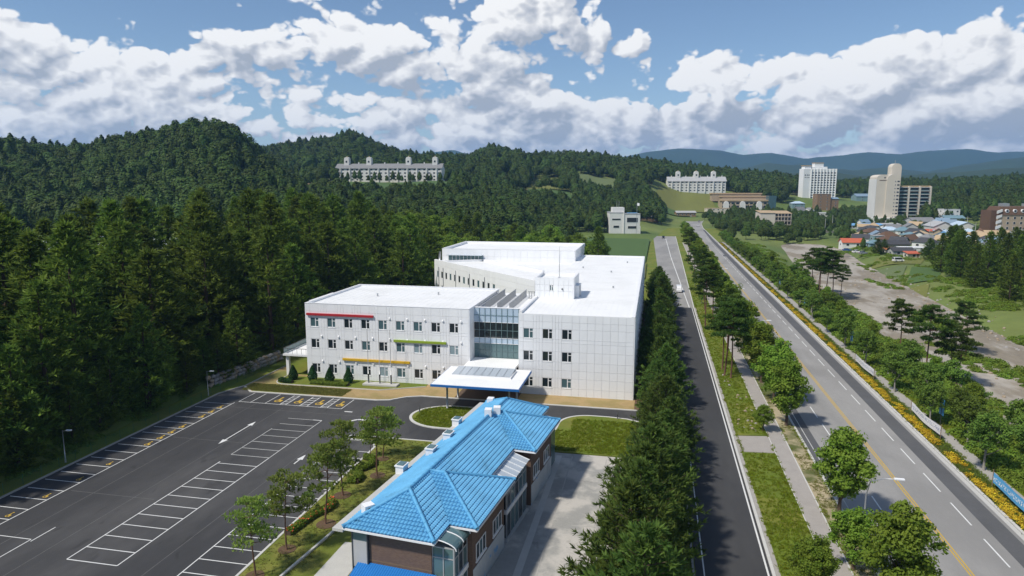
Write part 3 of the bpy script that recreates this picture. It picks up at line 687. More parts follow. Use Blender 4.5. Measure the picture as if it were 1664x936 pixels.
def far_tree(name, h, r, seed, m, conic=0.0, n=900, leaf=.85):
    """whole tree for distant woods: leaf clumps over a lumpy crown, on a stem"""
    g = np.random.default_rng(seed); v = unit(g.normal(size=(n, 3))); v = v[v[:, 2] > -.75]; nn = len(v); rr = (.72+.28*g.random((nn, 1)))
    lump = 1 + .2*np.sin(4*np.arctan2(v[:, 1], v[:, 0])+seed)*np.cos(v[:, 2]*5+seed)
    zz = v[:, 2]*rr[:, 0]; w = 1 - conic*(zz*.5+.5)
    P = np.stack([v[:, 0]*rr[:, 0]*r*lump*w, v[:, 1]*rr[:, 0]*r*lump*w, h*.60+zz*h*.42], 1)
    N = unit(v*1.0 + g.normal(size=v.shape)*.2 + np.array([0, 0, .25])); tone = np.clip(.45+.3*np.sin(P[:, 0]*1.7+seed)*np.cos(P[:, 1]*1.5)+g.normal(size=nn)*.18, 0, 1)
    V, Fc, tn = quads(P, N, leaf, g, 1.3, tone)
    # stem and dark inner limbs
    tk = MB().tube([(0, 0, -.6), (0, 0, h*.4), (0, 0, h*.8)], [.22, .16, .04], 5)
    tv = np.array(tk.v); tf = [];
    for f in tk.f:
        for i in range(1, len(f)-1): tf.append((f[0], f[i], f[i+1]))
    tf = np.array(tf); fm = np.concatenate([np.zeros(len(Fc)), np.ones(len(tf))])
    return np_mesh(name, np.concatenate([V, tv]), np.concatenate([Fc, tf+len(V)]), [M[m], M['bark']], tone=np.concatenate([tn, np.zeros(len(tv))]), fmat=fm)
def bush_mesh(name, r, h, seed, m, n=260, leaf=.22):
    g = np.random.default_rng(seed); v = unit(g.normal(size=(n, 3))); v[:, 2] = np.abs(v[:, 2]); rr = .6+.4*g.random((n, 1)); lump = 1+.22*np.sin(3*np.arctan2(v[:, 1], v[:, 0])+seed)
    P = v*rr*np.array([r, r, h]); P[:, :2] *= lump[:, None]
    V, Fc, tn = quads(P, unit(v+g.normal(size=v.shape)*.6+np.array([0, 0, .4])), leaf, g, 1.5, np.clip(.5+g.normal(size=n)*.25, 0, 1))
    return np_mesh(name, V, Fc, M[m], tone=tn)

def plant_tree(kind, meshes, x, y, z, rz, sc, label, cat='tree', group=None, szk=1.0, wide=1.0):
    e = empty(kind, (x, y, z), rz); e.scale = (sc*wide, sc*wide, sc*szk)
    link('trunk', meshes[0], e); link('crown', meshes[1], e)
    return tag(e, label, cat, group)

# prototypes (mesh data shared by all copies)
TALL = [conifer('tall_conifer%d' % i, 24, 7.0+.4*i, 40+i, 'n_dark', whorl=1.55, bare=.05, ln=1.25, wd=.13, per=8, taper=.86, sag=.18, density=.42) for i in range(4)]
ROW = [conifer('row_conifer%d' % i, 10, 4.7+.25*(i % 2), 60+i, 'n_row', whorl=.66, bare=.03, ln=.55, wd=.052, per=11, taper=.82, sag=.14, density=.85) for i in range(4)]
ROAD = [limb_tree('road_tree%d' % i, 8, 2.4+.2*i, 80+i, 'l_road', 'bark', base=.22, nl=14, leaf=.17, clumps=105, per=120, cl_r=.66, shape=(.86, .86, 1.05) if i < 3 else (.70, .70, 1.05)) for i in range(4)]
STREET = [limb_tree('street_tree%d' % i, 6, 2.1, 100+i, 'l_dark', 'bark_pale', base=.36, nl=10, leaf=.16, clumps=58, per=80, cl_r=.55, shape=(.9, .9, 1)) for i in range(3)]
PINE = [red_pine('lawn_pine%d' % i, 7.2, 2.2, 120+i, base=.42, pads=22, dens=.62) for i in range(3)]
TPINE = [red_pine('tall_pine%d' % i, 12.5, 3.0, 140+i, base=.52, pads=26, m='n_row', dens=.9) for i in range(3)]
FAR = [far_tree('far_broadleaf', 12, 4.2, 1, 'l_far'), far_tree('far_broadleaf_b', 13, 4.6, 2, 'l_far'), far_tree('far_conifer', 14, 3.9, 3, 'l_far', .5), far_tree('far_conifer_b', 15, 4.0, 4, 'l_far', .62), far_tree('far_broadleaf_c', 11, 4.4, 5, 'l_far', .2)]

def scatter(name, pts, protos, label, cat, kinds, scales, rots):
    """one uncountable mass: mesh copies set on points with geometry nodes"""
    me = bpy.data.meshes.new(name); me.vertices.add(len(pts)); me.vertices.foreach_set('co', np.asarray(pts, np.float32).ravel())
    for nm, ty, val in (('kind_i', 'INT', kinds), ('scl', 'FLOAT', scales), ('rot', 'FLOAT', rots)):
        a = me.attributes.new(nm, ty, 'POINT'); a.data.foreach_set('value', np.asarray(val, np.int32 if ty == 'INT' else np.float32))
    o = link(name, me); tag(o, label, cat, kind='stuff')
    ng = bpy.data.node_groups.new(name, 'GeometryNodeTree'); ng.interface.new_socket('Geometry', in_out='INPUT', socket_type='NodeSocketGeometry'); ng.interface.new_socket('Geometry', in_out='OUTPUT', socket_type='NodeSocketGeometry')
    N, L = ng.nodes, ng.links; gi = N.new('NodeGroupInput'); go = N.new('NodeGroupOutput'); ip = N.new('GeometryNodeInstanceOnPoints')
    jn = N.new('GeometryNodeJoinGeometry')
    for p in reversed(protos):
        po = bpy.data.objects.new(p.name, p); oi = N.new('GeometryNodeObjectInfo'); oi.inputs['Object'].default_value = po; oi.inputs['As Instance'].default_value = False
        g1 = N.new('GeometryNodeGeometryToInstance'); L.new(oi.outputs['Geometry'], g1.inputs[0]); L.new(g1.outputs[0], jn.inputs[0])
    L.new(gi.outputs[0], ip.inputs['Points']); L.new(jn.outputs[0], ip.inputs['Instance']); ip.inputs['Pick Instance'].default_value = True
    def attr(nm, ty):
        a = N.new('GeometryNodeInputNamedAttribute'); a.data_type = ty; a.inputs['Name'].default_value = nm; return a.outputs['Attribute']
    L.new(attr('kind_i', 'INT'), ip.inputs['Instance Index'])
    cx_ = N.new('ShaderNodeCombineXYZ'); L.new(attr('rot', 'FLOAT'), cx_.inputs[2]); L.new(cx_.outputs[0], ip.inputs['Rotation'])
    c2 = N.new('ShaderNodeCombineXYZ'); sc_ = attr('scl', 'FLOAT')
    for i in range(3): L.new(sc_, c2.inputs[i])
    L.new(c2.outputs[0], ip.inputs['Scale'])
    L.new(ip.outputs[0], go.inputs[0])
    md = o.modifiers.new('scatter', 'NODES'); md.node_group = ng
    return o
# ------------------------------------------------------------------ the white school
school = empty('school_building', (-30, 112, 0)); SO = np.array((-30, 112, 0.))
tag(school, 'large white panelled school with flat white roofs and blue edged entrance canopy', 'building')
def sb(x0, y0, z0, x1, y1, z1): return MB().box(x0-SO[0], y0-SO[1], z0, x1-SO[0], y1-SO[1], z1)
PANEL_CACHE = {}
def panel_mesh(w, h):
    k = (round(w, 2), round(h, 2))
    if k not in PANEL_CACHE:
        g_ = .013; PANEL_CACHE[k] = MB().box(-w/2+g_, -.16, -h/2+g_, w/2-g_, 0, h/2-g_).mesh('wall_panel', M['white'])
    return PANEL_CACHE[k]
WIN_CACHE = {}
def window(parent, pos, rz, w, h, style, split=.62):
    """white frame with a wide and a narrow light, the narrow one with a transom"""
    key = (round(w, 2), round(h, 2), split)
    if key not in WIN_CACHE:
        f = MB(); t = .075
        for b_ in ((-w/2, -h/2, w/2, -h/2+t*1.3), (-w/2, h/2-t, w/2, h/2), (-w/2, -h/2, -w/2+t, h/2), (w/2-t, -h/2, w/2, h/2)): f.box(b_[0], -.13, b_[1], b_[2], -.03, b_[3])
        if split:
            xs = -w/2+w*split; f.box(xs-.07, -.128, -h/2, xs+.07, -.032, h/2); f.box(xs, -.126, h*.16, w/2, -.034, h*.16+.09)
        f.box(-w/2-.06, -.21, -h/2-.07, w/2+.06, -.02, -h/2-.005)
        WIN_CACHE[key] = (f.mesh('frame', M['trim']), {})
    fm, pc = WIN_CACHE[key]
    if style not in pc: pc[style] = MB().box(-w/2+.02, -.06, -h/2+.02, w/2-.02, -.045, h/2-.02).mesh('pane', M[style])
    p = link('window', pc[style], parent, pos, rz); link('frame', fm, p)
    return p
WIN_PICK = ['g_dark', 'g_dark', 'g_dark', 'g_dark', 'g_dark', 'g_dark', 'g_teal', 'g_pale', 'g_dark', 'g_teal']
def facade(wall, A, rz, xs, zs, wins, wsize, styles=None, split=.62):
    """panels between grid lines xs, zs on the wall; wins: {(i, j)} cells that hold a window (panel split round it)"""
    ux = np.array((cos(rz), sin(rz), 0)); k = 0
    for i in range(len(xs)-1):
        for j in range(len(zs)-1):
            w = xs[i+1]-xs[i]; h = zs[j+1]-zs[j]; c = np.array(A) + ux*(xs[i]+w/2) + np.array((0, 0, zs[j]+h/2))
            if (i, j) in wins:
                st = styles[k % len(styles)] if styles else WIN_PICK[random.randrange(len(WIN_PICK))]; k += 1
                window(school, tuple(c), rz, w-.02, h-.02, st, split)
            else:
                link('wall_panel', panel_mesh(w, h), wall, tuple(c - np.array(wall.location)), rz)
def wall_body(x0, y0, z0, x1, y1, z1): return sb(x0, y0, z0, x1, y1, z1).build('wall', M['joint'], school)
HB = 13.8
# left wing
lw = wall_body(-61.0, 110.75, -.3, -30.7, 133.7, HB-.9)
xs = [0]; wins = set(); zs = [0, 1.05, 2.78, 4.1, 5.62, 7.34, 9.0, 9.52, 11.25, 12.4, HB]
x = .75
for i in range(9):
    xs += [x-.02 if i else .75, x+1.65]; x += 3.255
xs2 = [0]; wc = []
for i in range(9):
    a = .78 + 3.255*i; xs2 += [a, a+1.65]; wc.append(len(xs2)-2)
    if i < 8: xs2 += [a+1.65+.52, a+1.65+1.08]
xs2 += [29.0, 30.3]
for i in wc:
    for j in (1, 4, 7): wins.add((i, j))
facade(lw, (-61.0-SO[0], 110.75-SO[1], 0), 0, xs2, zs, wins, None)
# left gable end and inner end, panelled plainly
def plain(wall, x, y, L, rz, z0, z1, pw, ph):
    n = max(1, round(L/pw)); m_ = max(1, round((z1-z0)/ph))
    facade(wall, (x-SO[0], y-SO[1], 0), rz, list(np.linspace(0, L, n+1)), list(np.linspace(z0, z1, m_+1)), set(), None)
plain(lw, -30.7, 110.6, 3.5, pi/2, 0, HB, 1.75, 2.76)
plain(lw, -61.0, 133.7, 23.1, -pi/2, 0, HB, 5.8, 3.45)
sb(-61.0, 133.55, HB-.9, -30.7, 133.95, HB).box(-31.16, -1.2, HB-.9, -30.86, 21.55, HB-.02).build('parapet', M['white'], school)
sb(-61.0, 110.95, HB-.9, -60.65, 133.5, HB-.01).box(-30.6, -1.1, HB-.9, -1.2, -.85, HB-.35).build('parapet', M['white'], school)
sb(-61.18, 110.55, HB, -30.55, 110.95, HB+.06).box(-31.17, -1.04, HB+.003, -30.75, 22.0, HB+.058).box(-30.8, 21.5, HB+.005, -.55, 22.02, HB+.056).box(-1.2, -1.04, HB+.002, -.55, 21.49, HB+.054).build('coping', M['trim'], school)
sb(-60.6, 110.95, HB-.9, -31.1, 133.5, HB-.30).build('roof_deck', M['roof_w'], school)
ls = sb(-60.0, 111.2, HB-.30, -59.97, 133.3, HB-.282)
for x in np.arange(-58.8, -31.4, 1.2): ls.box(x-SO[0], -.8, HB-.30, x+.03-SO[0], 21.3, HB-.282)
tag(ls.build('roof_seam', M['roof_w'], school), kind='stuff')
for x, y in ((-52, 122), (-41, 126)): MB().tube([(x-SO[0], y-SO[1], HB-.3), (x-SO[0], y-SO[1], HB+.25)], .16, 10).build('roof_vent', M['steel'], school)
for x, y in ((-8, 140), (-10, 165), (-7, 186), (-17, 150), (-17.5, 172)): MB().tube([(x-SO[0], y-SO[1], HB-.03), (x-SO[0], y-SO[1], HB+.4)], .18, 10).build('roof_vent', M['steel'], school)
# stepped roof beyond the left gable
sb(-63.9, 117.5, HB-1.6, -61.2, 127, HB-.9).build('stair_head', M['white'], school)
sb(-64.0, 117.4, HB-.9, -61.19, 127.1, HB-.78).build('coping', M['trim'], school)
# colour bands
for nm, a, b, z, c in (('red_band', -60.8, -48.0, 11.66, 'red'), ('green_band', -44.3, -34.7, 7.50, 'green'), ('yellow_band', -54.1, -41.4, 3.66, 'yellow')):
    sb(a, 110.28, z, b, 110.57, z+.40).build(nm, M[c], school, bevel=.02)
vent = MB().box(-.13, -.18, -.1, .13, 0, .12).quad((-.13, -.18, .12), (.13, -.18, .12), (.13, 0, .24), (-.13, 0, .24)).mesh('vent_hood', M['trim'])
for i in range(9):
    for z in (3.25, 7.85, 11.55):
        if z > 11 and i < 4: continue
        link('vent_hood', vent, school, (-61.0+.78+3.255*i+2.15-SO[0], 110.585-SO[1], z))
# right block
rb = wall_body(-21.5, 109.15, -.3, -2.75, 201.4, HB-.12)
xr = [0]; wcr = []
for i in range(3):
    a = .62+3.22*i; xr += [a, a+1.7]; wcr.append(len(xr)-2)
    if i < 2: xr += [a+1.7+.5, a+1.7+1.0]
a = xr[-1]; xr += list(np.linspace(a, 18.75, 9))[1:]
zr_ = [0, 1.38, 3.05, 4.4, 5.82, 7.55, 9.0, 9.62, 11.35, 12.5, HB-.1]
facade(rb, (-21.5-SO[0], 109.15-SO[1], 0), 0, xr, zr_, {(i, j) for i in wcr for j in (1, 4, 7)}, None)
plain(rb, -2.75, 109.0, 92, pi/2, 0, HB-.1, 4.6, 3.42)
plain(rb, -21.5, 114.2, 5.2, -pi/2, 0, HB-.1, 1.75, 2.75)
sb(-21.62, 109.0, HB-.12, -2.6, 201.5, HB-.03).build('roof_deck', M['roof_w'], school)
sm_ = sb(-20.9, 109.2, HB-.03, -20.86, 201, HB-.010)
for x in np.arange(-19.9, -3.4, 1.0): sm_.box(x-SO[0], -2.8, HB-.03, x+.03-SO[0], 89, HB-.010)
tag(sm_.build('roof_seam', M['roof_w'], school), kind='stuff')
sb(-21.6, 109.05, HB-.03, -21.1, 124.4, HB+.42).build('parapet', M['trim'], school)
sb(-3.25, 109.0, HB-.03, -2.62, 201.4, HB+.06).build('gutter', M['trim'], school); sb(-21.6, 201.1, HB-.03, -2.62, 201.45, HB+.3).build('parapet', M['trim'], school)
for y in np.arange(112, 200, 6.5): sb(-2.58, y, 0.1, -2.46, y+.1, HB-.1).build('downpipe', M['trim'], school)
for y in np.arange(122, 196, 7.5):
    for z in (5.8, 9.6): window(school, (-2.59-SO[0], y-SO[1], z+.85), pi/2, 1.7, 1.7, 'g_dark')
# entrance: glazed hall
wall_body(-30.9, 114.4, -.3, -21.4, 128, 12.4)
sb(-30.9, 114.0, 11.0, -21.55, 114.35, 13.55).build('parapet', M['white'], school)
sb(-31.0, 113.85, 13.55, -21.5, 114.5, 13.62).build('coping', M['trim'], school)
cols = np.linspace(-30.6, -21.6, 10); rows = [(4.72, 7.28, 'g_green'), (7.32, 8.22, 'g_sky'), (8.26, 11.03, 'g_dark'), (11.07, 13.5, 'g_sky')]
pcw = {}
for (za, zb, gm) in rows:
    nsub = 2 if zb-za > 2 else 1
    for i in range(9):
        for q in range(nsub):
            h_ = (zb-za)/nsub; key = (gm, round(h_, 2))
            if key not in pcw: pcw[key] = MB().box(-.48, -.03, -h_/2+.02, .48, .03, h_/2-.02).mesh('glass_pane', M[gm])
            link('glass_pane', pcw[key], school, ((cols[i]+cols[i+1])/2-SO[0], 113.80-SO[1], za+h_*(q+.5)))
for x in cols: sb(x-.03, 113.66, 4.65, x+.03, 113.9, 13.55).build('mullion', mat('mullion_teal', (.16, .24, .25), .4, .05, 1), school)
for z in (4.68, 6.0, 7.30, 8.24, 9.64, 11.05, 12.28): sb(-30.6, 113.68, z-.03, -21.6, 113.88, z+.03).build('mullion', M['trim'] if z in (7.3, 8.24, 11.05) else MATS['mullion_teal'], school)
# interior stair flights behind the dark glass are seen as pale bands
sb(-30.6, 113.9, 0.1, -21.6, 114.1, 3.0).build('entrance_door', M['g_dark'], school)
for x in np.linspace(-30.4, -21.8, 7): sb(x-.05, 113.7, .1, x+.05, 113.89, 3.0).build('door_frame', M['steel'], school)
# canopy
cz = 4.6
sb(-32.9, 96.7, cz-.42, -19.2, 107.3, cz).build('canopy_roof', M['roof_w'], school)
sb(-33.0, 96.58, cz-.40, -19.1, 96.695, cz-.05).box(-19.195-SO[0], 96.7-SO[1], cz-.40, -19.1-SO[0], 107.3-SO[1], cz-.05).box(-33.0-SO[0], 96.7-SO[1], cz-.40, -32.905-SO[0], 107.3-SO[1], cz-.05).build('canopy_fascia', M['blue'], school)
sb(-30.8, 107.31, cz-.25, -22.0, 113.6, cz+.10).build('canopy_roof', M['roof_w'], school)
sk = sb(-31.2, 101.5, cz, -21.4, 101.65, cz+.28).box(-1.2, -6.25, cz, 8.6, -6.1, cz+.55); sk.box(-1.2, -10.35, cz, -1.08, -6.25, cz+.33).box(8.48, -10.35, cz, 8.6, -6.25, cz+.33); sk.build('skylight_frame', M['trim'], school)
for i in range(8):
    x0 = -31.05 + i*1.2 - SO[0]
    MB().quad((x0, -10.36, cz+.31), (x0+1.13, -10.36, cz+.31), (x0+1.13, -6.26, cz+.56), (x0, -6.26, cz+.56)).quad((x0, -10.36, cz+.28), (x0, -6.26, cz+.53), (x0+1.13, -6.26, cz+.53), (x0+1.13, -10.36, cz+.28)).build('skylight_pane', M['g_clear'], school)
for x in (-31.0, -21.1):
    for y in (98.8, 104.7): MB().tube([(x-SO[0], y-SO[1], -.1), (x-SO[0], y-SO[1], cz-.4)], .16, 14).build('canopy_post', M['grey_metal'], school, smooth=True)
# plant screens on the link roof
sb(-30.7, 114.4, 12.4, -21.6, 137, 12.5).build('roof_deck', M['roof_w'], school)
fin = MB(); fin.quad((0, 0, 0), (.22, .10, 0), (.22, .10, 1.25), (0, 0, 1.25)).quad((.012, -.02, 0), (.012, -.02, 1.25), (.232, .08, 1.25), (.232, .08, 0)); fin = fin.mesh('louvre', M['grey_metal'])
for q, x in enumerate((-29.4, -27.2, -25.0)):
    sc_ = empty('plant_screen', (x-SO[0], 117.2-SO[1], 12.5)); sc_.parent = school
    for i in range(30): link('louvre', fin, sc_, (0, i*.56, .12), .9)
    MB().box(.02, -.1, .05, .1, 16.9, .12).box(.02, -.1, 1.37, .1, 16.9, 1.43).build('screen_frame', M['grey_metal'], sc_)
sc_ = empty('plant_screen', (-24.0-SO[0], 131-SO[1], 12.5)); sc_.parent = school
for i in range(5): link('louvre', fin, sc_, (i*.5, 0, .1), -.4)
MB().box(-.1, .02, .05, 2.6, .1, .1).box(-.1, .02, 1.35, 2.6, .1, 1.42).build('screen_frame', M['dark_metal'], sc_)
# stair tower
tw_ = wall_body(-21.6, 124.7, HB-.1, -14.45, 132.9, 17.05)
facade(tw_, (-21.6-SO[0], 124.7-SO[1], 0), 0, [0, .9, 1.8, 2.7, 3.45, 4.35, 5.4, 6.3, 7.15], [HB-.02, 15.2, 16.35, 17.7], {(3, 1)}, None, ['g_teal'], .5)
plain(tw_, -14.45, 124.55, 8.35, pi/2, HB-.02, 17.7, 1.7, 1.85)
sb(-21.75, 124.55, 17.05, -21.3, 133, 17.72).box(-14.76-SO[0], 124.72-SO[1], 17.05, -14.3-SO[0], 133-SO[1], 17.71).box(-21.29-SO[0], 132.6-SO[1], 17.05, -14.77-SO[0], 133-SO[1], 17.70).build('parapet', M['trim'], school)
sb(-21.29, 124.7, 17.05, -14.77, 132.59, 17.12).build('roof_deck', M['roof_w'], school)
MB().tube([(-17.6-SO[0], 128.5-SO[1], 17.1), (-17.6-SO[0], 128.5-SO[1], 20.5), (-17.6-SO[0], 128.5-SO[1], 23.2)], [.07, .05, .02], 8).box(12.15, 16.25, 17.12, 12.65, 16.75, 17.25).build('mast', M['steel'], school)
sb(-14.28, 126.5, HB, -13.6, 130.5, HB+2.2).build('roof_hatch', M['trim'], school); sb(-14.27, 127.6, HB+.05, -13.5, 128.7, HB+2.0).build('door', M['grey_metal'], school)
sb(-16.6, 124.35, 15.5, -16.35, 124.52, 15.75).build('wall_lamp', M['dark_metal'], school)
# back block
bb = wall_body(-59.4, 187.15, -.3, -21.4, 212, 15.7)
plain(bb, -59.4, 187.15, 38, 0, HB-3.2, 16.6, 1.9, 1.95)
plain(bb, -21.4, 187.0, 25, pi/2, HB-.1, 16.6, 2.5, 1.45); plain(bb, -59.4, 212, 25, -pi/2, 0, 16.6, 5, 4.1)
sb(-59.55, 187.2, 15.7, -59.1, 212.1, 16.66).box(-58.9-30+59.8, 212-SO[1]-.4, 15.7, 8.9, 212.1-SO[1], 16.65).build('parapet', M['white'], school)
sb(-59.05, 211.65, 15.7, -21.3, 212.1, 16.64).build('parapet', M['white'], school); sb(-21.7, 187.2, 15.7, -21.25, 211.6, 16.63).build('parapet', M['white'], school)
sb(-59.05, 187.2, 15.7, -21.75, 211.6, 15.95).build('roof_deck', M['roof_w'], school); sb(-59.5, 186.95, 16.6, -21.3, 187.25, 16.66).build('coping', M['trim'], school)
# skewed wing
pA, pB = np.array((-60.8, 183.6)), np.array((-25.6, 147.4)); L_ = np.linalg.norm(pB-pA); an = math.atan2(pB[1]-pA[1], pB[0]-pA[0])
nrm = np.array((-sin(an), cos(an)))
poly = [pA+nrm*.15, pB+nrm*.15, np.array((-21.6, 149)), np.array((-21.6, 187.1)), np.array((-59.6, 187.1))]
def so2(p): return (p[0]-SO[0], p[1]-SO[1])
skw = MB().prism([so2(p) for p in poly], -.3, 12.9).build('wall', M['joint'], school)
xk = [0]; wk = []
for i in range(13):
    a = 1.6 + 2.55*i; xk += [a, a+1.1]; wk.append(len(xk)-2)
xk += [35.6, 43.0, L_]; zk = [0, 5.0, 6.9, 8.9, 10.8, 12.3, HB]
facade(skw, (*so2(pA+nrm*.15), 0), an, xk, zk, {(i, j) for i in wk for j in (1, 3)}, None, ['g_dark', 'g_teal', 'g_dark'], 0)
MB().prism([so2(p) for p in (pA+nrm*.16, pB+nrm*.16, pB+nrm*.55, pA+nrm*.55)], 12.9, HB+.03).build('parapet', M['trim'], school)
pC, pD = np.array((-47.6, 186.4)), np.array((-26.7, 164.4))
MB().prism([so2(p) for p in (pC, pD, pD+nrm*.6, pC+nrm*.6)], 12.9, HB+.05).build('parapet', M['trim'], school)
MB().prism([so2(p) for p in (pA+nrm*.6, pB+nrm*.6, np.array((-22, 152)), np.array((-22, 186.9)), np.array((-59, 186.9)))], 12.9, 13.25).build('roof_deck', M['roof_w'], school)
pE = pA+np.array((3.5, -2.6)); MB().prism([so2(p) for p in (pE, pE+(.4, -.3), pC+(.1, -.4), pC+(-.3, 0))], 13.25, HB+.04).build('parapet', M['trim'], school)
pipe = MB().tube([(0, 0, 2), (0, 0, 12)], .09, 6).mesh('downpipe', M['grey_metal'])
ux = (pB-pA)/L_
for t in (2.9, 5.6, 13.0, 20.6, 28.4): link('downpipe', pipe, school, (*so2(pA+ux*t-nrm*.14), 0))
sb(-57.5, 186.2, 13.3, -47.5, 187.0, 14.9).build('terrace_glazing', M['g_green'], school)
for x in np.arange(-57.4, -47.5, 1.1): sb(x, 186.05, 13.3, x+.08, 186.19, 15.0).build('mullion', M['trim'], school)
sb(-57.6, 184.9, 14.9, -47.4, 187.0, 15.0).build('terrace_roof', M['g_clear'], school)
MB().tube([(-60.4-SO[0], 187.4-SO[1], 13), (-60.4-SO[0], 187.4-SO[1], 15.6)], .35, 10).build('flue', M['steel'], school, smooth=True)
# balcony on the left end
sb(-66.0, 110.6, 3.85, -61.05, 124.0, 4.2).build('balcony_slab', M['trim'], school); sb(-65.7, 111.1, -.2, -65.15, 111.7, 3.85).box(-65.7-SO[0], 122.6-SO[1], -.2, -65.15-SO[0], 123.2-SO[1], 3.85).build('balcony_post', M['trim'], school)
mb_ = sb(-65.95, 110.65, 5.2, -65.88, 124, 5.27).box(-65.9-SO[0], 110.65-SO[1], 5.2, -61.05-SO[0], 110.72-SO[1], 5.27)
for y in np.arange(110.7, 124, .9): mb_.box(-65.94-SO[0], y-SO[1], 4.2, -65.9-SO[0], y+.04-SO[1], 5.2)
for x in np.arange(-65.9, -61.1, .9): mb_.box(x-SO[0], 110.67-SO[1], 4.2, x+.04-SO[0], 110.7-SO[1], 5.2)
mb_.build('balcony_rail', M['dark_metal'], school)
sb(-65.91, 110.9, 4.25, -65.895, 123.9, 5.15).build('balcony_glass', M['g_green'], school)
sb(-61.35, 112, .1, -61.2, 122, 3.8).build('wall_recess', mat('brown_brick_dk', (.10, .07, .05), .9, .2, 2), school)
# flag poles on a plinth
pl = MB().box(-49.2, 107.6, .1, -42.9, 109.2, .42).build('flag_plinth', M['concrete'], bevel=.04); tag(pl, 'pale concrete plinth carrying three bare flagpoles by the yellow band', 'plinth')
for i, x in enumerate((-48.4, -46.3, -44.2)):
    e = empty('flagpole', (x, 108.5, .42)); MB().tube([(0, 0, 0), (0, 0, 1.6)], .13, 10).build('base_sleeve', M['dark_metal'], e, smooth=True)
    MB().tube([(0, 0, 1.6), (0, 0, 9.4)], [.06, .035], 8).build('pole', M['steel'], e, smooth=True); MB().tube([(0, 0, 9.4), (0, 0, 9.5), (0, 0, 9.6)], [.02, .09, .02], 8).build('finial', M['steel'], e, smooth=True)
    tag(e, ('slim bare flagpole on the plinth, nearest the corner topiary shrubs', 'slim bare flagpole standing between the two others on the plinth', 'slim bare flagpole on the plinth, nearest the entrance canopy')[i], 'flagpole', 'flagpoles before the school')
# ------------------------------------------------------------------ the house with blue tiled roofs
RZH = -R(6.3); house = empty('brick_house', (-24.8, 49.4, 0), RZH)
tag(house, 'long brown brick house with bright blue tiled hip roofs and glazed bays', 'house')
ZE, ZR = 6.6, 8.7
def tile_slope(name, poly, eave, m='tile', tw=.33, tl=.40, amp=.07, step=.095):
    """tiled slope: barrel profile across, stepped courses up the slope; poly 3-D, eave = two points along the eave direction"""
    P = np.array(poly, float); e0, e1 = np.array(eave[0], float), np.array(eave[1], float)
    x = (e1-e0)/np.linalg.norm(e1-e0); nrm = np.cross(P[1]-P[0], P[2]-P[0]); nrm /= np.linalg.norm(nrm)
    if nrm[2] < 0: nrm = -nrm
    y = np.cross(nrm, x)
    if y[2] < 0: x = -x; y = np.cross(nrm, x)
    Q = np.stack([(P-e0)@x, (P-e0)@y], 1); lo = Q.min(0); hi = Q.max(0)
    i0, i1 = math.floor(lo[0]/tw), math.ceil(hi[0]/tw); j0, j1 = math.floor(lo[1]/tl), math.ceil(hi[1]/tl)
    ns = 5; us = np.arange(i0*ns, i1*ns+1)*tw/ns
    fu = (us/tw) % 1.0; prof = amp*np.sin(fu*2*pi)*np.where(fu < .5, 1.0, .55)
    rows = []
    for j in range(j0, j1): rows += [(j*tl+.001, -.2*step), (j*tl+.05*tl, step), (j*tl+.55*tl, step*.85), (j*tl+.94*tl, step*.25)]
    bm = bmesh.new(); grid = []
    for (v, dz) in rows: grid.append([bm.verts.new(tuple(e0 + x*u + y*v + nrm*(prof[k]+dz))) for k, u in enumerate(us)])
    for a in range(len(rows)-1):
        for k in range(len(us)-1): bm.faces.new((grid[a][k], grid[a][k+1], grid[a+1][k+1], grid[a+1][k]))
    c = Q.mean(0)
    for a in range(len(Q)):
        b = (a+1) % len(Q); t = Q[b]-Q[a]; nn = np.array((t[1], -t[0])); nn /= np.linalg.norm(nn)
        if (c-Q[a])@nn > 0: nn = -nn
        co = e0 + x*Q[a][0] + y*Q[a][1]; no = x*nn[0]+y*nn[1]
        bmesh.ops.bisect_plane(bm, geom=bm.verts[:]+bm.edges[:]+bm.faces[:], plane_co=tuple(co), plane_no=tuple(no), clear_outer=True)
    me = bpy.data.meshes.new(name); bm.to_mesh(me); bm.free(); me.materials.append(M[m])
    for p in me.polygons: p.use_smooth = False
    o = link(name, me, roof); tag(o, kind='stuff')
    # board under the tiles closes the slope from below
    return o
r_ = MB()
for poly in ([(0,0),(8.3,0),(4.15,4.2)],):
    pass
W = 8.35; HW = W/2; LEN = 34.9; w1a, w1b, w2a, w2b, UX = 3.1, 13.3, 20.6, 31.1, 10.85
c1, c2 = (w1a+w1b)/2, (w2a+w2b)/2; p1, p2 = UX-(w1b-w1a)/2, UX-(w2b-w2a)/2
z = lambda u, w, h: (u, w, h)
SL = [([(0,0,ZE),(W,0,ZE),(HW,HW,ZR)], ((0,0,ZE),(W,0,ZE))),
      ([(0,0,ZE),(HW,HW,ZR),(HW,LEN-HW,ZR),(0,LEN,ZE)], ((0,0,ZE),(0,LEN,ZE))),
      ([(0,LEN,ZE),(HW,LEN-HW,ZR),(W,LEN,ZE)], ((W,LEN,ZE),(0,LEN,ZE))),
      ([(W,0,ZE),(W,w1a,ZE),(HW,c1,ZR),(HW,HW,ZR)], ((W,0,ZE),(W,w1a,ZE))),
      ([(W,w1b,ZE),(W,w2a,ZE),(HW,c2,ZR),(HW,c1,ZR)], ((W,w1b,ZE),(W,w2a,ZE))),
      ([(W,w2b,ZE),(W,LEN,ZE),(HW,LEN-HW,ZR),(HW,c2,ZR)], ((W,w2b,ZE),(W,LEN,ZE)))]
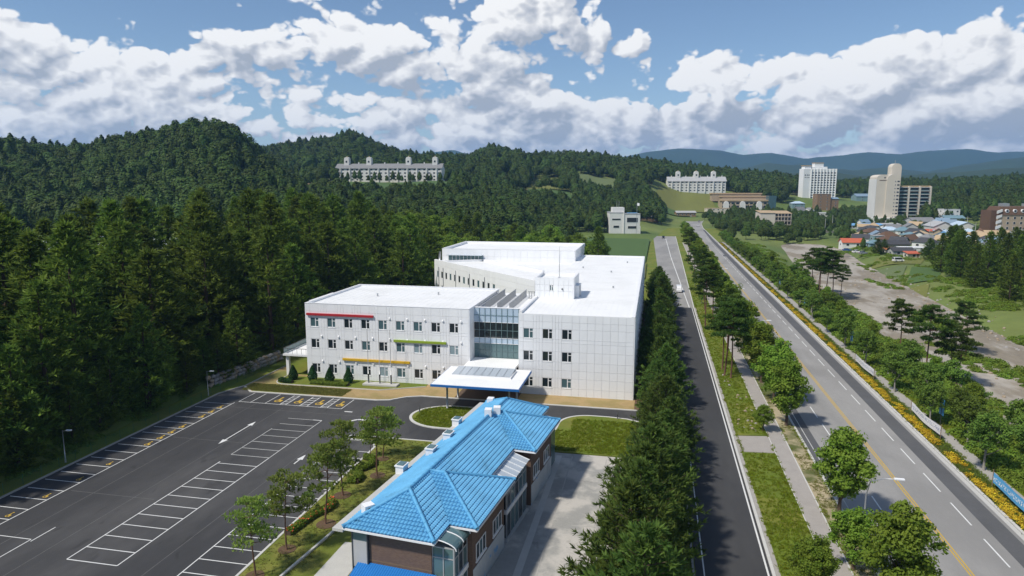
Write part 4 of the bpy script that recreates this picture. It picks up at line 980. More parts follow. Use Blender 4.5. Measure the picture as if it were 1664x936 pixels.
for wa, wb, c, p in ((w1a, w1b, c1, p1), (w2a, w2b, c2, p2)):
    SL += [([(W,wa,ZE),(UX,wa,ZE),(p,c,ZR),(HW,c,ZR)], ((W,wa,ZE),(UX,wa,ZE))),
           ([(UX,wa,ZE),(UX,wb,ZE),(p,c,ZR)], ((UX,wa,ZE),(UX,wb,ZE))),
           ([(UX,wb,ZE),(W,wb,ZE),(HW,c,ZR),(p,c,ZR)], ((UX,wb,ZE),(W,wb,ZE)))]
base = MB()
for poly, _ in SL: base.quad(*[(a, b, h-.10) for a, b, h in poly])
roof = base.build('roof', M['tile_dk'], house)
for poly, eave in SL: tile_slope('tile_courses', poly, eave)
def cap(pts, r=.17):
    q = [np.array(p)+np.array((0, 0, .07)) for p in pts]; n = max(2, int(np.linalg.norm(q[-1]-q[0])/.45)); mb = MB()
    path = [q[0]+(q[-1]-q[0])*t for t in np.linspace(0, 1, n)]
    mb.tube(path, r, 8); a = mb.build('ridge_cap', M['tile_cap'], roof, smooth=True)
    k2 = MB()
    for t in path[::2]:
        d = unit(q[-1]-q[0]); k2.tube([t-d*.03, t+d*.05], r+.022, 8)
    tag(k2.build('cap_collar', M['tile_cap'], roof, smooth=True), kind='stuff')
for a, b in (((HW,HW,ZR),(HW,LEN-HW,ZR)), ((0,0,ZE),(HW,HW,ZR)), ((W,0,ZE),(HW,HW,ZR)), ((0,LEN,ZE),(HW,LEN-HW,ZR)), ((W,LEN,ZE),(HW,LEN-HW,ZR)),
             ((HW,c1,ZR),(p1,c1,ZR)), ((UX,w1a,ZE),(p1,c1,ZR)), ((UX,w1b,ZE),(p1,c1,ZR)), ((HW,c2,ZR),(p2,c2,ZR)), ((UX,w2a,ZE),(p2,c2,ZR)), ((UX,w2b,ZE),(p2,c2,ZR))): cap((a, b))
# fascia / gutter line under the eaves
outl = [(0,0),(W,0),(W,w1a),(UX,w1a),(UX,w1b),(W,w1b),(W,w2a),(UX,w2a),(UX,w2b),(W,w2b),(W,LEN),(0,LEN)]
fs = MB()
for i in range(len(outl)):
    a, b = outl[i], outl[(i+1) % len(outl)]; fs.bar((*a, ZE-.16), (*b, ZE-.16), .08, .16)
fs.build('fascia', M['trim'], roof)
MB().prism([(p[0]*.992+.03, p[1]*.998+.04) for p in outl], ZE-.24, ZE-.20).build('soffit', M['concrete'], roof)
mats_ = bpy.data.materials.new('brown_brick'); mats_.use_nodes = True
def brick_mat(m):
    T = NT(m.node_tree); b = T.n['Principled BSDF']; tc = T.new('ShaderNodeTexCoord').outputs['Object']; sp = T.new('ShaderNodeSeparateXYZ'); T.l.new(tc, sp.inputs[0])
    v = T.xyz(T.m('ADD', sp.outputs[0], sp.outputs[1]), sp.outputs[2], 0.0)
    br = T.new('ShaderNodeTexBrick'); T.l.new(v, br.inputs['Vector']); br.inputs['Scale'].default_value = 1.0; br.inputs['Brick Width'].default_value = .23; br.inputs['Row Height'].default_value = .075; br.inputs['Mortar Size'].default_value = .008
    br.inputs['Color1'].default_value = (.125, .066, .044, 1); br.inputs['Color2'].default_value = (.195, .115, .075, 1); br.inputs['Mortar'].default_value = (.13, .115, .10, 1); br.inputs['Bias'].default_value = -.1
    n = T.noise(tc, .5, 5, .6); c = T.mix(T.m('MULTIPLY', n, .45), br.outputs['Color'], (.15, .095, .065, 1)); T.put(b.inputs['Base Color'], c); b.inputs['Roughness'].default_value = .9
brick_mat(mats_); MATS['brown_brick'] = mats_; BR = mats_
MB().box(.65, .75, -.2, 7.75, 34.2, ZE-.24).build('wall', BR, house)
wl1 = MB().box(7.75, 3.85, -.2, 10.1, 12.2, ZE-.25).build('wall', BR, house); wl2 = MB().box(7.75, 21.3, -.2, 10.1, 29.9, ZE-.25).build('wall', BR, house)
band = mat('tan_brick_band', (.20, .13, .075), .9, .15, 2)
MB().box(.635, .735, 3.55, 7.765, .75, 3.66).build('brick_band', band, house)
for a, b in ((3.85, 12.2), (21.3, 29.9)): MB().box(10.1, a-.015, 4.75, 10.115, b+.015, 4.83).build('brick_band', band, house)
def hwin(u, w, zc, ww, hh, n=3, face='R', style='g_dark', parent=None):
    f = MB(); t = .09
    p = empty('window', (u, w, zc), pi/2 if face == 'R' else 0); p.parent = house
    f.box(-ww/2, -.05, -hh/2, ww/2, .04, -hh/2+t).box(-ww/2, -.05, hh/2-t, ww/2, .04, hh/2)
    for i in range(n+1):
        x = -ww/2+t/2+(ww-t)*i/n; f.box(x-t/2, -.048, -hh/2, x+t/2, .038, hh/2)
    f.box(-ww/2-.1, -.12, -hh/2-.12, ww/2+.1, .04, -hh/2-.01); f.build('frame', M['trim'], p)
    for i in range(n):
        x0 = -ww/2+(ww-t)*i/n+.09; MB().box(x0, -.012, -hh/2+.08, x0+(ww-t)/n-.09, .0, hh/2-.08).build('pane', M[style if i != 1 else 'g_teal'], p)
for u, w, ww in ((10.1, 5.9, 2.4), (10.1, 10.2, 2.4), (10.1, 23.4, 2.4), (10.1, 27.7, 2.4)): hwin(u, w, 3.5, ww, 1.55)
mural = mat('mural_board', (.55, .58, .60), .6, .10, .8, col2=(.22, .42, .68), thr=(.58, .64), s2=.35)
for a, b in ((3.9, 12.15), (21.35, 29.85)):
    n = 5
    for i in range(n): MB().box(10.13, a+(b-a)*i/n+.02, .05, 10.17, a+(b-a)*(i+1)/n-.02, 2.35).build('wall_board', mural, house)
# front: stair glazing on the left, brick panel, glazed bay on the right
MB().box(.55, .55, 2.9, 1.95, .74, 5.3).build('render_panel', mat('grey_render', (.46, .45, .44), .8, .08, .8), house)
MB().box(.58, .56, 5.3, 1.92, .70, 6.3).build('pane', M['g_green'], house); MB().box(.58, .56, .4, 1.92, .70, 2.85).build('pane', M['g_green'], house)
MB().box(.48, .50, -.1, .58, .75, 6.35).box(1.92, .50, -.1, 2.02, .75, 6.35).build('window_frame', M['dark_metal'], house)
def bay(u0, u1, w0, w1, z1, nu, nw, name='glazed_bay'):
    p = empty(name, (0, 0, 0)); p.parent = house; fr = MB(); t = .09
    for zc in (.08, 2.75, 3.1, z1-.9, z1): fr.box(u0, w0, zc-t/2, u1, w1, zc+t/2)
    for i in range(nw+1):
        w = w0+(w1-w0)*i/nw; fr.box(u1-t, w-t/2, 0, u1+.02, w+t/2, z1)
    for i in range(nu+1):
        u = u0+(u1-u0)*i/nu; fr.box(u-t/2, w0-.02, 0, u+t/2, w0+t, z1)
    fr.build('bay_frame', M['grey_metal'], p)
    for i in range(nw):
        for za, zb in ((.14, 2.68), (3.16, z1-.98), (z1-.84, z1-.06)):
            a = w0+(w1-w0)*i/nw+.06; MB().box(u1-.05, a, za, u1-.03, a+(w1-w0)/nw-.12, zb).build('pane', M[random.choice(['g_dark', 'g_green', 'g_teal'])], p)
    for i in range(nu):
        for za, zb in ((.14, 2.68), (3.16, z1-.98), (z1-.84, z1-.06)):
            a = u0+(u1-u0)*i/nu+.06; MB().box(a, w0+.03, za, a+(u1-u0)/nu-.12, w0+.05, zb).build('pane', M[random.choice(['g_dark', 'g_green', 'g_teal'])], p)
    MB().box(u1, w0-.05, 2.72, u1+.12, w1, 3.15).box(u0, w0-.14, 2.70, u1+.12, w0-.05, 3.13).build('bay_band', M['trim'], p)
    return p
b1 = bay(7.78, 9.7, .9, 3.7, 5.75, 2, 3)
mb_ = MB(); nseg = 8
for i in range(nseg):
    a0, a1 = R(90*i/nseg), R(90*(i+1)/nseg)
    f = lambda a: (7.7+2.25*sin(a), 5.75+.75*cos(a)); (ua, za), (ub, zb) = f(a0), f(a1)
    mb_.quad((ua, .75, za), (ub, .75, zb), (ub, 3.75, zb), (ua, 3.75, za)).quad((ua, .75, za-.03), (ua, 3.75, za-.03), (ub, 3.75, zb-.03), (ub, .75, zb-.03))
mb_.build('curved_glass_roof', M['g_green'], b1, smooth=True)
for w in (.72, 2.25, 3.75): MB().tube([(7.7+2.27*sin(R(90*i/8)), w, 5.77+.75*cos(R(90*i/8))) for i in range(9)], .05, 6).build('roof_rib', M['trim'], b1)
b2 = bay(7.78, 9.9, 13.6, 20.2, 5.6, 2, 5)
MB().quad((8.2, 13.5, 6.35), (10.2, 13.5, 5.7), (10.2, 20.4, 5.7), (8.2, 20.4, 6.35)).quad((8.2, 13.5, 6.32), (8.2, 20.4, 6.32), (10.2, 20.4, 5.67), (10.2, 13.5, 5.67)).build('sloped_glass_roof', M['g_clear'], b2)
for w in np.linspace(13.55, 20.35, 7): MB().bar((8.2, w, 6.38), (10.25, w, 5.72), .07, .06).build('roof_rib', M['trim'], b2)
b3 = MB().box(7.78, 30.6, .1, 9.6, 33.8, 5.6).build('glazed_bay', M['g_green'], house); MB().quad((7.7, 30.5, 6.2), (9.9, 30.5, 5.6), (9.9, 34, 5.6), (7.7, 34, 6.2)).build('sloped_glass_roof', M['g_clear'], house)
# lower lean-to roof at the front
SLl = [(1.0, -4.0, 2.0), (8.2, -4.0, 2.0), (8.2, .72, 3.35), (1.0, .72, 3.35)]
old = roof; roof = MB().quad(*[(a, b, c-.08) for a, b, c in SLl]).build('lean_to_roof', M['tile_dk'], house)
tile_slope('tile_courses', SLl, (SLl[0], SLl[1]), 'tile_dk', .22, .30, .03, .02); roof = old
MB().box(1.6, -3.6, -.2, 7.9, .74, 1.95).build('wall', BR, house)
# concrete ledge along the left eave and the roof vents on it
MB().box(-.95, -.1, ZE-.42, .05, LEN, ZE-.17).build('eave_ledge', M['concrete'], house)
MB().box(.25, .9, -.2, .64, 34, ZE-.42).build('wall', M['concrete'], house)
vb = MB().box(-.42, -.55, 0, .42, .55, .75); vb.box(-.5, -.63, .75, .5, .63, .87).mesh('x'); 
vm = vb.mesh('vent_box', M['trim']); vc = MB().box(-.34, -.45, .872, .34, .45, .96).mesh('vent_cap', M['g_green'])
zl = lambda u: ZE + (ZR-ZE)*min(u, HW)/HW
for u, w in ((-.5, 26.0), (-.55, 11.8), (1.0, 20.0), (1.0, 15.5)):
    o = link('roof_vent', vm, house, (u, w, (ZE-.17 if u < 0 else zl(u)-.1))); link('vent_cap', vc, o)
cw_ = MB().box(-.35, -.4, 0, .35, .4, .9); cwm = MB().box(-.4, -.45, 0, .4, .45, .85).tube([(.40, -.1, .55), (.405, -.1, .55)], .18, 10, m=0).mesh('chimney_cowl', M['trim'])
hole = MB().tube([(.395, -.05, .5), (.42, -.05, .5)], .17, 12).mesh('cowl_opening', M['rubber'])
for u, w, zz_, rz in ((1.3, 2.0, zl(1.0)-.05, -.6), (HW-.1, LEN-HW-6.3, ZR-.1, .2), (1.1, LEN-1.5, zl(1.1)-.3, .1), (HW+.5, LEN-HW-5.0, ZR-.2, .3)):
    o = link('roof_cowl', cwm, house, (u, w, zz_), rz); link('cowl_opening', hole, o)
MB().box(7.7, 13.0, .0, 10.2, 20.4, .12).build('door_step', M['concrete'], house)
# ------------------------------------------------------------------ town and hillside buildings
WM = {k: mat('render_'+k, c, .85, .08, .1) for k, c in dict(white=(.70, .69, .66), cream=(.62, .56, .47), tan=(.42, .33, .23), grey=(.42, .42, .41), brick=(.20, .12, .075), brown=(.26, .17, .10), teal=(.20, .30, .32), pale=(.58, .58, .56)).items()}
RM = {k: mat('roof_'+k, c, .75, .12, .3) for k, c in dict(charcoal=(.06, .06, .065), grey=(.22, .22, .22), lightgrey=(.40, .40, .40), blue=(.16, .36, .60), paleblue=(.45, .56, .66), red=(.50, .12, .06), orange=(.55, .20, .08), brown=(.13, .075, .045), tan=(.45, .33, .20), teal=(.16, .26, .30), white=(.72, .72, .72), steelblue=(.20, .28, .36)).items()}
CLIM = mat('window_dark_far', (.03, .035, .04), .25, .1, 1)
WPM = {}
def wpane(w, h):
    k = (round(w, 1), round(h, 1))
    if k not in WPM: WPM[k] = (MB().box(-w/2, -.06, -h/2, w/2, 0, h/2).mesh('window', M['trim']), MB().box(-w/2+.1, -.10, -h/2+.1, w/2-.1, -.06, h/2-.1).mesh('pane', CLIM))
    return WPM[k]
def put_window(parent, loc, rz, w, h):
    a, b = wpane(w, h); o = link('window', a, parent, loc, rz); link('pane', b, o); return o
def small_house(label, u, v, w, dp, hw, hr, rot, wall, roofc, kind='gable', z=None, cat='house', wins=2, group=None, d=None):
    x, y = Gt(u, v) if d is None else at(u, d)
    z = hz(x, y) if z is None else z
    e = empty({'flat': 'town_building', 'shed': 'shed'}.get(kind, 'town_house'), (x, y, z), YAW + R(rot)); tag(e, label, cat, group)
    body = MB().box(-w/2, -dp/2, -1.5, w/2, dp/2, hw)
    o_ = .5
    if kind == 'gable':
        body.quad((-w/2, -dp/2, hw), (-w/2, dp/2, hw), (-w/2, 0, hw+hr)).quad((w/2, dp/2, hw), (w/2, -dp/2, hw), (w/2, 0, hw+hr))
        rf = MB(); k = hr/(dp/2); t = .18
        for s_ in (-1, 1):
            a = [(-w/2-o_, s_*(dp/2+o_), hw-o_*k), (w/2+o_, s_*(dp/2+o_), hw-o_*k), (w/2+o_, 0, hw+hr), (-w/2-o_, 0, hw+hr)]
            rf.quad(*[(p[0], p[1], p[2]+.12+t) for p in a]).quad(*[(p[0], p[1], p[2]+.12) for p in reversed(a)])
            rf.quad((a[0][0], a[0][1], a[0][2]+.12), (a[1][0], a[1][1], a[1][2]+.12), (a[1][0], a[1][1], a[1][2]+.3), (a[0][0], a[0][1], a[0][2]+.3))
            for q in (0, 1): rf.quad((a[q][0], a[q][1], a[q][2]+.12), (a[q][0], a[q][1], a[q][2]+.3), (a[3-q][0], 0, hw+hr+.3), (a[3-q][0], 0, hw+hr+.12))
        rf.build('roof', RM[roofc], e)
    elif kind == 'hip':
        rf = MB(); b = hw+.05; q = min(w, dp)/2; ww, dd = w/2+o_, dp/2+o_; rl = max(0.1, ww-dd)
        A, B, C_, D_ = (-ww, -dd, b), (ww, -dd, b), (ww, dd, b), (-ww, dd, b); r0, r1 = (-rl, 0, b+hr), (rl, 0, b+hr)
        rf.quad(A, B, r1, r0).quad(B, C_, r1).quad(C_, D_, r0, r1).quad(D_, A, r0).quad(D_, C_, B, A); rf.build('roof', RM[roofc], e)
    elif kind == 'shed':
        rf = MB(); rf.quad((-w/2-o_, -dp/2-o_, hw+.1), (w/2+o_, -dp/2-o_, hw+.1), (w/2+o_, dp/2+o_, hw+hr+.1), (-w/2-o_, dp/2+o_, hw+hr+.1)).quad((-w/2-o_, -dp/2-o_, hw-.1), (-w/2-o_, -dp/2-o_, hw+.1), (w/2+o_, -dp/2-o_, hw+.1), (w/2+o_, -dp/2-o_, hw-.1))
        rf.quad((-w/2, -dp/2, hw), (-w/2, dp/2, hw+hr), (-w/2, dp/2, hw), (-w/2, dp/2, hw)) if False else None; rf.build('roof', RM[roofc], e)
        body.quad((-w/2, -dp/2, hw), (-w/2, dp/2, hw), (-w/2, dp/2, hw+hr)).quad((w/2, dp/2, hw), (w/2, -dp/2, hw), (w/2, dp/2, hw+hr))
    else:
        MB().box(-w/2-.15, -dp/2-.15, hw, w/2+.15, dp/2+.15, hw+.25).box(-w/2+.3, -dp/2+.3, hw+.25, w/2-.3, dp/2-.3, hw+.28).build('roof', RM[roofc], e)
    body.build('wall', WM[wall], e)
    fl = max(1, round(hw/3.2))
    for f in range(fl):
        for i in range(wins):
            x_ = -w/2 + w*(i+.5)/wins; put_window(e, (x_, -dp/2, hw*(f+.55)/fl), 0, min(1.6, w/wins*.6), 1.3)
        put_window(e, (-w/2, 0, hw*(f+.55)/fl), -pi/2, 1.4, 1.2)
    MB().box(w*.22, -dp/2-.06, -.2, w*.22+1.0, -dp/2, 2.0).build('door', M['grey_metal'] if hw > 2.3 else M['wood'], e)
    return e
H_ = small_house
H_('red roofed white cottage behind the riverside pine cluster', 1382, 402, 11, 7, 2.8, 2.0, -8, 'white', 'red')
H_('long shed with light blue roof at the foot of the cream tower', 1405, 372, 27, 8, 2.6, 1.2, 0, 'white', 'blue', 'shed', cat='shed', wins=5)
H_('long pale grey roofed shed joined behind the blue one', 1442, 371, 20, 8, 2.6, 1.0, 2, 'grey', 'lightgrey', 'shed', cat='shed', wins=4)
H_('small stall with orange canopy beside the pale shed', 1457, 372, 5, 4, 2.3, .9, 0, 'cream', 'orange', 'hip', cat='stall', wins=1)
H_('wide grey gabled hall below the cream tower', 1494, 368, 19, 14, 4, 3.0, 4, 'grey', 'grey', cat='hall', wins=3)
H_('tall white gabled warehouse with pale grey roof', 1524, 378, 18, 13, 4.6, 3.2, 80, 'pale', 'lightgrey', cat='warehouse', wins=2)
H_('white warehouse with light blue gable roof', 1563, 377, 17, 13, 4.4, 2.8, 76, 'pale', 'paleblue', cat='warehouse', wins=2)
H_('narrow grey gabled house beside the wide grey hall', 1478, 378, 9, 8, 4.2, 2.4, 75, 'grey', 'grey')
H_('low house with pale blue hipped roof', 1444, 381, 13, 9, 2.8, 2.4, 6, 'white', 'paleblue', 'hip')
H_('low house with teal hipped roof by the pale blue one', 1466, 382, 10, 8, 2.8, 2.6, -4, 'white', 'teal', 'hip')
H_('brown hip roofed house at the town edge', 1416, 384, 13, 9, 2.7, 2.6, 6, 'tan', 'brown', 'hip')
H_('long low shop with bright orange red roof', 1506, 381, 18, 8, 2.4, 1.4, 0, 'cream', 'red', 'hip', cat='shop', wins=4)
H_('low shed with white and blue awning roof', 1545, 385, 20, 8, 2.4, 1.5, -5, 'pale', 'paleblue', 'shed', cat='shed', wins=4)
H_('house with charcoal gable facing the river', 1492, 392, 10, 9, 3.0, 2.8, 60, 'white', 'charcoal')
H_('brown hip roofed cottage with tan walls', 1445, 396, 12, 8, 2.6, 2.2, 3, 'tan', 'brown', 'hip')
H_('small teal fronted building with flat roof', 1424, 394, 6, 6, 3.8, .3, 0, 'teal', 'lightgrey', 'flat', wins=2, cat='building')
H_('small teal hip roofed cottage by the field trees', 1421, 403, 8, 6, 2.3, 1.8, 0, 'teal', 'teal', 'hip', wins=1)
H_('charcoal roofed house with tan front near the river path', 1450, 406, 15, 7, 2.9, 1.8, 0, 'tan', 'charcoal', wins=3)
H_('white flat roofed shop beside parked vans', 1480, 412, 12, 7, 2.6, .3, -3, 'white', 'white', 'flat', wins=3, cat='shop')
H_('dark grey roofed hut beside the orange stall', 1463, 416, 10, 6, 2.2, 1.4, -3, 'grey', 'charcoal', wins=2)
H_('small stall with orange checked wall', 1443, 414, 4.5, 4, 2.2, .9, 0, 'cream', 'orange', 'shed', wins=1, cat='stall')
H_('red awning stall beside the dark hut', 1481, 419, 6, 4, 2.0, .8, 0, 'cream', 'red', 'shed', wins=1, cat='stall')
H_('light blue gabled house behind the riverside conifers', 1530, 392, 11, 8, 3.0, 2.3, 50, 'white', 'blue')
H_('grey gabled house with cream end beside the conifers', 1562, 395, 12, 9, 3.2, 3.0, 65, 'cream', 'grey')
H_('orange roofed house half hidden behind conifers', 1546, 396, 9, 7, 2.6, 2.0, 5, 'cream', 'orange', 'hip')
H_('steel blue hip roofed house below the brown hotel', 1628, 402, 17, 11, 3.0, 2.8, -4, 'white', 'steelblue', 'hip', wins=3)
H_('wide steel blue roofed house at the foot of the brown hotel', 1658, 398, 16, 10, 3.0, 2.6, -6, 'white', 'steelblue', wins=3)
H_('long low grey blue shed under the brown hotel', 1622, 387, 19, 7, 2.6, 1.0, 0, 'pale', 'steelblue', 'shed', wins=4, cat='shed')
H_('white block with grey mansard cap right of the tower', 1519, 360, 10, 9, 8.2, 3.0, 0, 'white', 'grey', 'hip', cat='building', wins=2)
H_('white upper block above a teal base by the wood', 1540, 361, 13, 9, 10, .3, 0, 'white', 'white', 'flat', cat='building', wins=3)
H_('teal roofed low wing below the white upper block', 1546, 363, 16, 8, 4, 2.0, 0, 'grey', 'teal', cat='building', wins=3)
H_('brown brick block with plain tall wall', 1334, 342, 15, 12, 17, .3, 0, 'brown', 'brown', 'flat', cat='building', wins=2)
H_('brown brick wing with grey roof joined to the plain block', 1349, 342, 13, 10, 12, 1.6, 0, 'brown', 'steelblue', cat='building', wins=2)
H_('white house with grey gable by the round sign', 1298, 350, 16, 10, 4.5, 4, 40, 'white', 'grey', cat='house')
H_('pale blue roofed house with teal walls above the street', 1295, 338, 14, 9, 5, 2.4, 0, 'teal', 'paleblue', 'hip')
H_('white roofed shop in the town centre', 1335, 352, 20, 9, 4, .3, 0, 'pale', 'white', 'flat', cat='shop', wins=4)
H_('low white gabled house beside the white roofed shop', 1313, 349, 12, 9, 4, 3, 50, 'white', 'lightgrey')
H_('long grey roofed restaurant at the road bend', 1113, 352, 20, 10, 4.0, 1.6, 0, 'brown', 'lightgrey', cat='restaurant', wins=5)
H_('tan flat roofed shop front by the junction', 1172, 347, 34, 10, 5.5, .3, 0, 'cream', 'tan', 'flat', cat='shop', wins=7)
H_('grey roofed lodge beside the white office', 1052, 358, 20, 10, 3.2, 2.2, 8, 'brown', 'grey', cat='house', wins=4)
H_('long white shed left of the office', 978, 359, 15, 10, 5.0, .3, 0, 'white', 'white', 'flat', cat='shed', wins=2)
H_('thatched brown pavilion on the far green hill', 1276, 297, 24, 18, 5, 11, 0, 'tan', 'tan', 'hip', cat='pavilion', wins=3, d=980)
H_('cream house among trees above the junction', 1212, 330, 18, 10, 6, 2.4, 0, 'cream', 'lightgrey', cat='house', d=900)
H_('grey roofed farmhouse near the far wooded slope', 1380, 330, 30, 14, 5, 3, 0, 'pale', 'lightgrey', cat='house', d=1000)
H_('steel blue roofed hall behind the brown block', 1402, 342, 30, 14, 6, 3, 0, 'teal', 'steelblue', cat='hall', d=860)

# the packed village roofs behind the first row
VR = random.Random(21); placed = [G(1382, 402, -.45)] + [(o.location.x, o.location.y) for o in scn.objects if o.parent is None and o.get('category') in ('house', 'shed', 'shop', 'hall', 'warehouse', 'stall', 'building')]
kinds_ = [('grey', 'grey', 'white', 'grey'), ('charcoal', 'charcoal', 'white', 'charcoal'), ('charcoal', 'charcoal', 'white', 'charcoal'), ('pale blue', 'paleblue', 'white', 'pale blue'), ('brown', 'brown', 'tan', 'brown'), ('brown', 'brown', 'tan', 'brown'), ('grey', 'grey', 'white', 'grey'), ('steel blue', 'steelblue', 'white', 'steel blue'), ('teal', 'teal', 'cream', 'teal'), ('tan', 'tan', 'white', 'tan')]
cnt = 0
for _ in range(900):
    u = VR.uniform(1395, 1680); v = VR.uniform(364, 404) if u < 1560 else VR.uniform(384, 412); x, y = Gt(u, v)
    if x < 118 or not all((x-a)**2+(y-b)**2 > 105 for a, b in placed) or (1412 < u < 1506 and v < 372): continue
    kc = VR.choice(kinds_); placed.append((x, y)); cnt += 1
    H_('small %s roofed house packed among the village roofs' % kc[0], u, v, VR.uniform(8, 13), VR.uniform(6, 9), VR.uniform(2.5, 3.6), VR.uniform(1.6, 2.8), VR.uniform(-90, 90), kc[2], kc[1], VR.choice(('gable', 'gable', 'hip')), group='small %s roofed village houses' % kc[3])
    if cnt >= 46: break

def big(name, label, u, v=None, d=None, z=None, rot=0, cat='building'):
    x, y = (Gt(u, v) if d is None else at(u, d)); z = hz(x, y) if z is None else z
    e = empty(name, (x, y, z), YAW + R(rot)); return tag(e, label, cat)
# white office
e = big('office_building', 'white three storey office with recessed dark windows by the field', 1013, 379)
MB().box(-10.5, -6, -1, -1.2, 8, 14).box(-.8, -6.4, -1, 10.2, 8, 13.2).box(-8, -2, 14, 0, 7, 17.5).build('wall', WM['white'], e)
MB().box(-1.2, -6.8, -1, -.7, 0, 14.6).box(10.2, -6.6, -1, 10.6, 0, 5).build('pier', WM['white'], e)
MB().box(-10.8, -6.2, 14.05, -.9, 8.2, 14.3).box(-.75, -6.6, 13.2, 10.4, 8.2, 13.45).build('roof', RM['lightgrey'], e)
for x, zc, w, h in ((-6, 9.6, 6, 1.2), (4.8, 9.2, 7.5, 3.2), (-6, 4.6, 4, 1.6), (4.8, 4.2, 6, 1.8)): put_window(e, (x, -6.06 if x < 0 else -6.45, zc), 0, w, h)
MB().box(2, -3, 13.6, 9, 1, 13.9).build('roof_tank_cover', RM['blue'], e)
for i in range(2): MB().tube([(-5+i*1.5, 0, 17.5), (-5+i*1.5, 0, 22)], .12, 6).build('antenna', M['steel'], e)
fl = empty('flagpole', (e.location.x+9, e.location.y-7, e.location.z)); MB().tube([(0, 0, 0), (0, 0, 21)], .14, 6).build('pole', M['steel'], fl); MB().quad((0, 0, 19), (1.6, -.4, 18.8), (1.7, -.4, 20.5), (0, 0, 20.9)).quad((0, .03, 19), (0, .03, 20.9), (1.7, -.37, 20.5), (1.6, -.37, 18.8)).build('flag', M['trim'], fl)
tag(fl, 'tall flagpole with white flag beside the office', 'flagpole')
# cream tower hotel
e = big('hotel_tower', 'tall cream tower hotel with arched tops and a balcony wing', 1431, d=640, z=0, rot=-6)
def arch_prism(x0, x1, y0, y1, z1, rise):
    n = 14; top = [(x0+(x1-x0)*i/n, z1+rise*math.sqrt(max(0, 1-(2*i/n-1)**2))) for i in range(n+1)]; pr = [(x0, -2)]+top+[(x1, -2)]
    mb = MB(); mb.quad(*[(a, y0, b) for a, b in pr]); mb.quad(*[(a, y1, b) for a, b in reversed(pr)])
    for i in range(len(pr)-1): mb.quad((pr[i][0], y0, pr[i][1]), (pr[i][0], y1, pr[i][1]), (pr[i+1][0], y1, pr[i+1][1]), (pr[i+1][0], y0, pr[i+1][1]))
    return mb
crm = WM['cream']
arch_prism(-10.5, 2, -8, 8, 40.5, 2.6).build('wall', crm, e); arch_prism(-2, 9.5, -9, 8.5, 39, 4.2).build('wall', crm, e)
arch_prism(6.5, 15, 3, 12, 50, 3.4).build('lift_shaft', crm, e)
MB().box(-11, -8.1, -1, -10.5, 8, 39).build('pilaster', WM['white'], e)
MB().box(-8.2, -8.06, 37.4, -1.2, -8.0, 38.3).build('sign_lettering', mat('sign_brown', (.20, .16, .13), .8, .3, 3), e)
MB().tube([(-3.6, -8.02, 40.3), (-3.6, -8.12, 40.3)], .7, 12).build('sign_emblem', RM['charcoal'], e)
for f in range(11):
    put_window(e, (5.4, -9, 4.5+f*3.25), 0, .9, 1.3)
    o = put_window(e, (9.5, -4.5, 4.5+f*3.25), pi/2, 6.5, 1.5); o2 = put_window(e, (8.0, -9, 4.5+f*3.25), 0, 2.2, 1.4)
wg = MB().box(11, -2, -1, 39, 12, 32).build('wing_wall', WM['cream'], e)
MB().box(10.6, -3, 32, 39.4, 12.4, 33).build('wing_roof', RM['tan'], e)
for x in (10.8, 20, 29.4, 38.8): MB().box(x-.7, -4.6, -1, x+.7, -2, 32.5).build('pier', crm, e)
for f in range(10):
    MB().box(11, -4.4, 2.9+f*3.15, 39, -2.0, 3.25+f*3.15).build('balcony_slab', WM['white'], e)
    for b_ in range(3):
        x0 = 11.5+b_*9.3; MB().box(x0, -2.06, 3.3+f*3.15-3.1, x0+8.0, -2.0, 3.3+f*3.15-.45).build('window', M['g_dark'] if f else CLIM, e)
        MB().box(x0, -4.4, 3.25+f*3.15, x0+8.0, -4.34, 4.1+f*3.15).build('balcony_rail', M['g_green'], e) if f < 9 else None
MB().box(-16, -14, -1, 12, -8.2, 4).build('podium', WM['white'], e)
MB().tube([(10.7, 7.5, 53), (10.7, 7.5, 56.5)], .2, 6).build('antenna', M['steel'], e)
# white slab hotel far off
x_, y_ = at(1322, 850); e = empty('hotel_slab', (x_, y_, hz(x_, y_)-1), YAW + R(4)); e.scale = (.71, .71, .84); tag(e, 'tall white slab hotel with gridded front beyond the town', 'building')
wc_ = WM['white']
MB().box(-29, -8, -14, 29, 8, 44).box(-26, -4, 44, -14, 7, 48).box(-12, -5, 44, 14, 7, 47).box(-8, -3, 47, 8, 6, 52).build('wall', mat('hotel_white', (.80, .80, .79), .8, .04, .1), e)
MB().box(-27, -5, 48, -13, 7.5, 49).box(-8.5, -3.5, 52, 8.5, 6.5, 53).build('roof', RM['tan'], e)
pm = MB().box(-.6, -9.2, -12, .6, -8, 44).mesh('pier', MATS['hotel_white'])
for i in range(9): link('pier', pm, e, (-15.5+i*5.55, 0, 0))
for i in range(8):
    for f in range(13): put_window(e, (-12.8+i*5.55, -8, -4.5+f*3.55), 0, 4.0, 1.8)
for i in range(3):
    put_window(e, (-26+i*3.2, -8, 35), 0, 1.8, 2.2); put_window(e, (-26+i*3.2, -8, 31.5), 0, 1.8, 1.6)
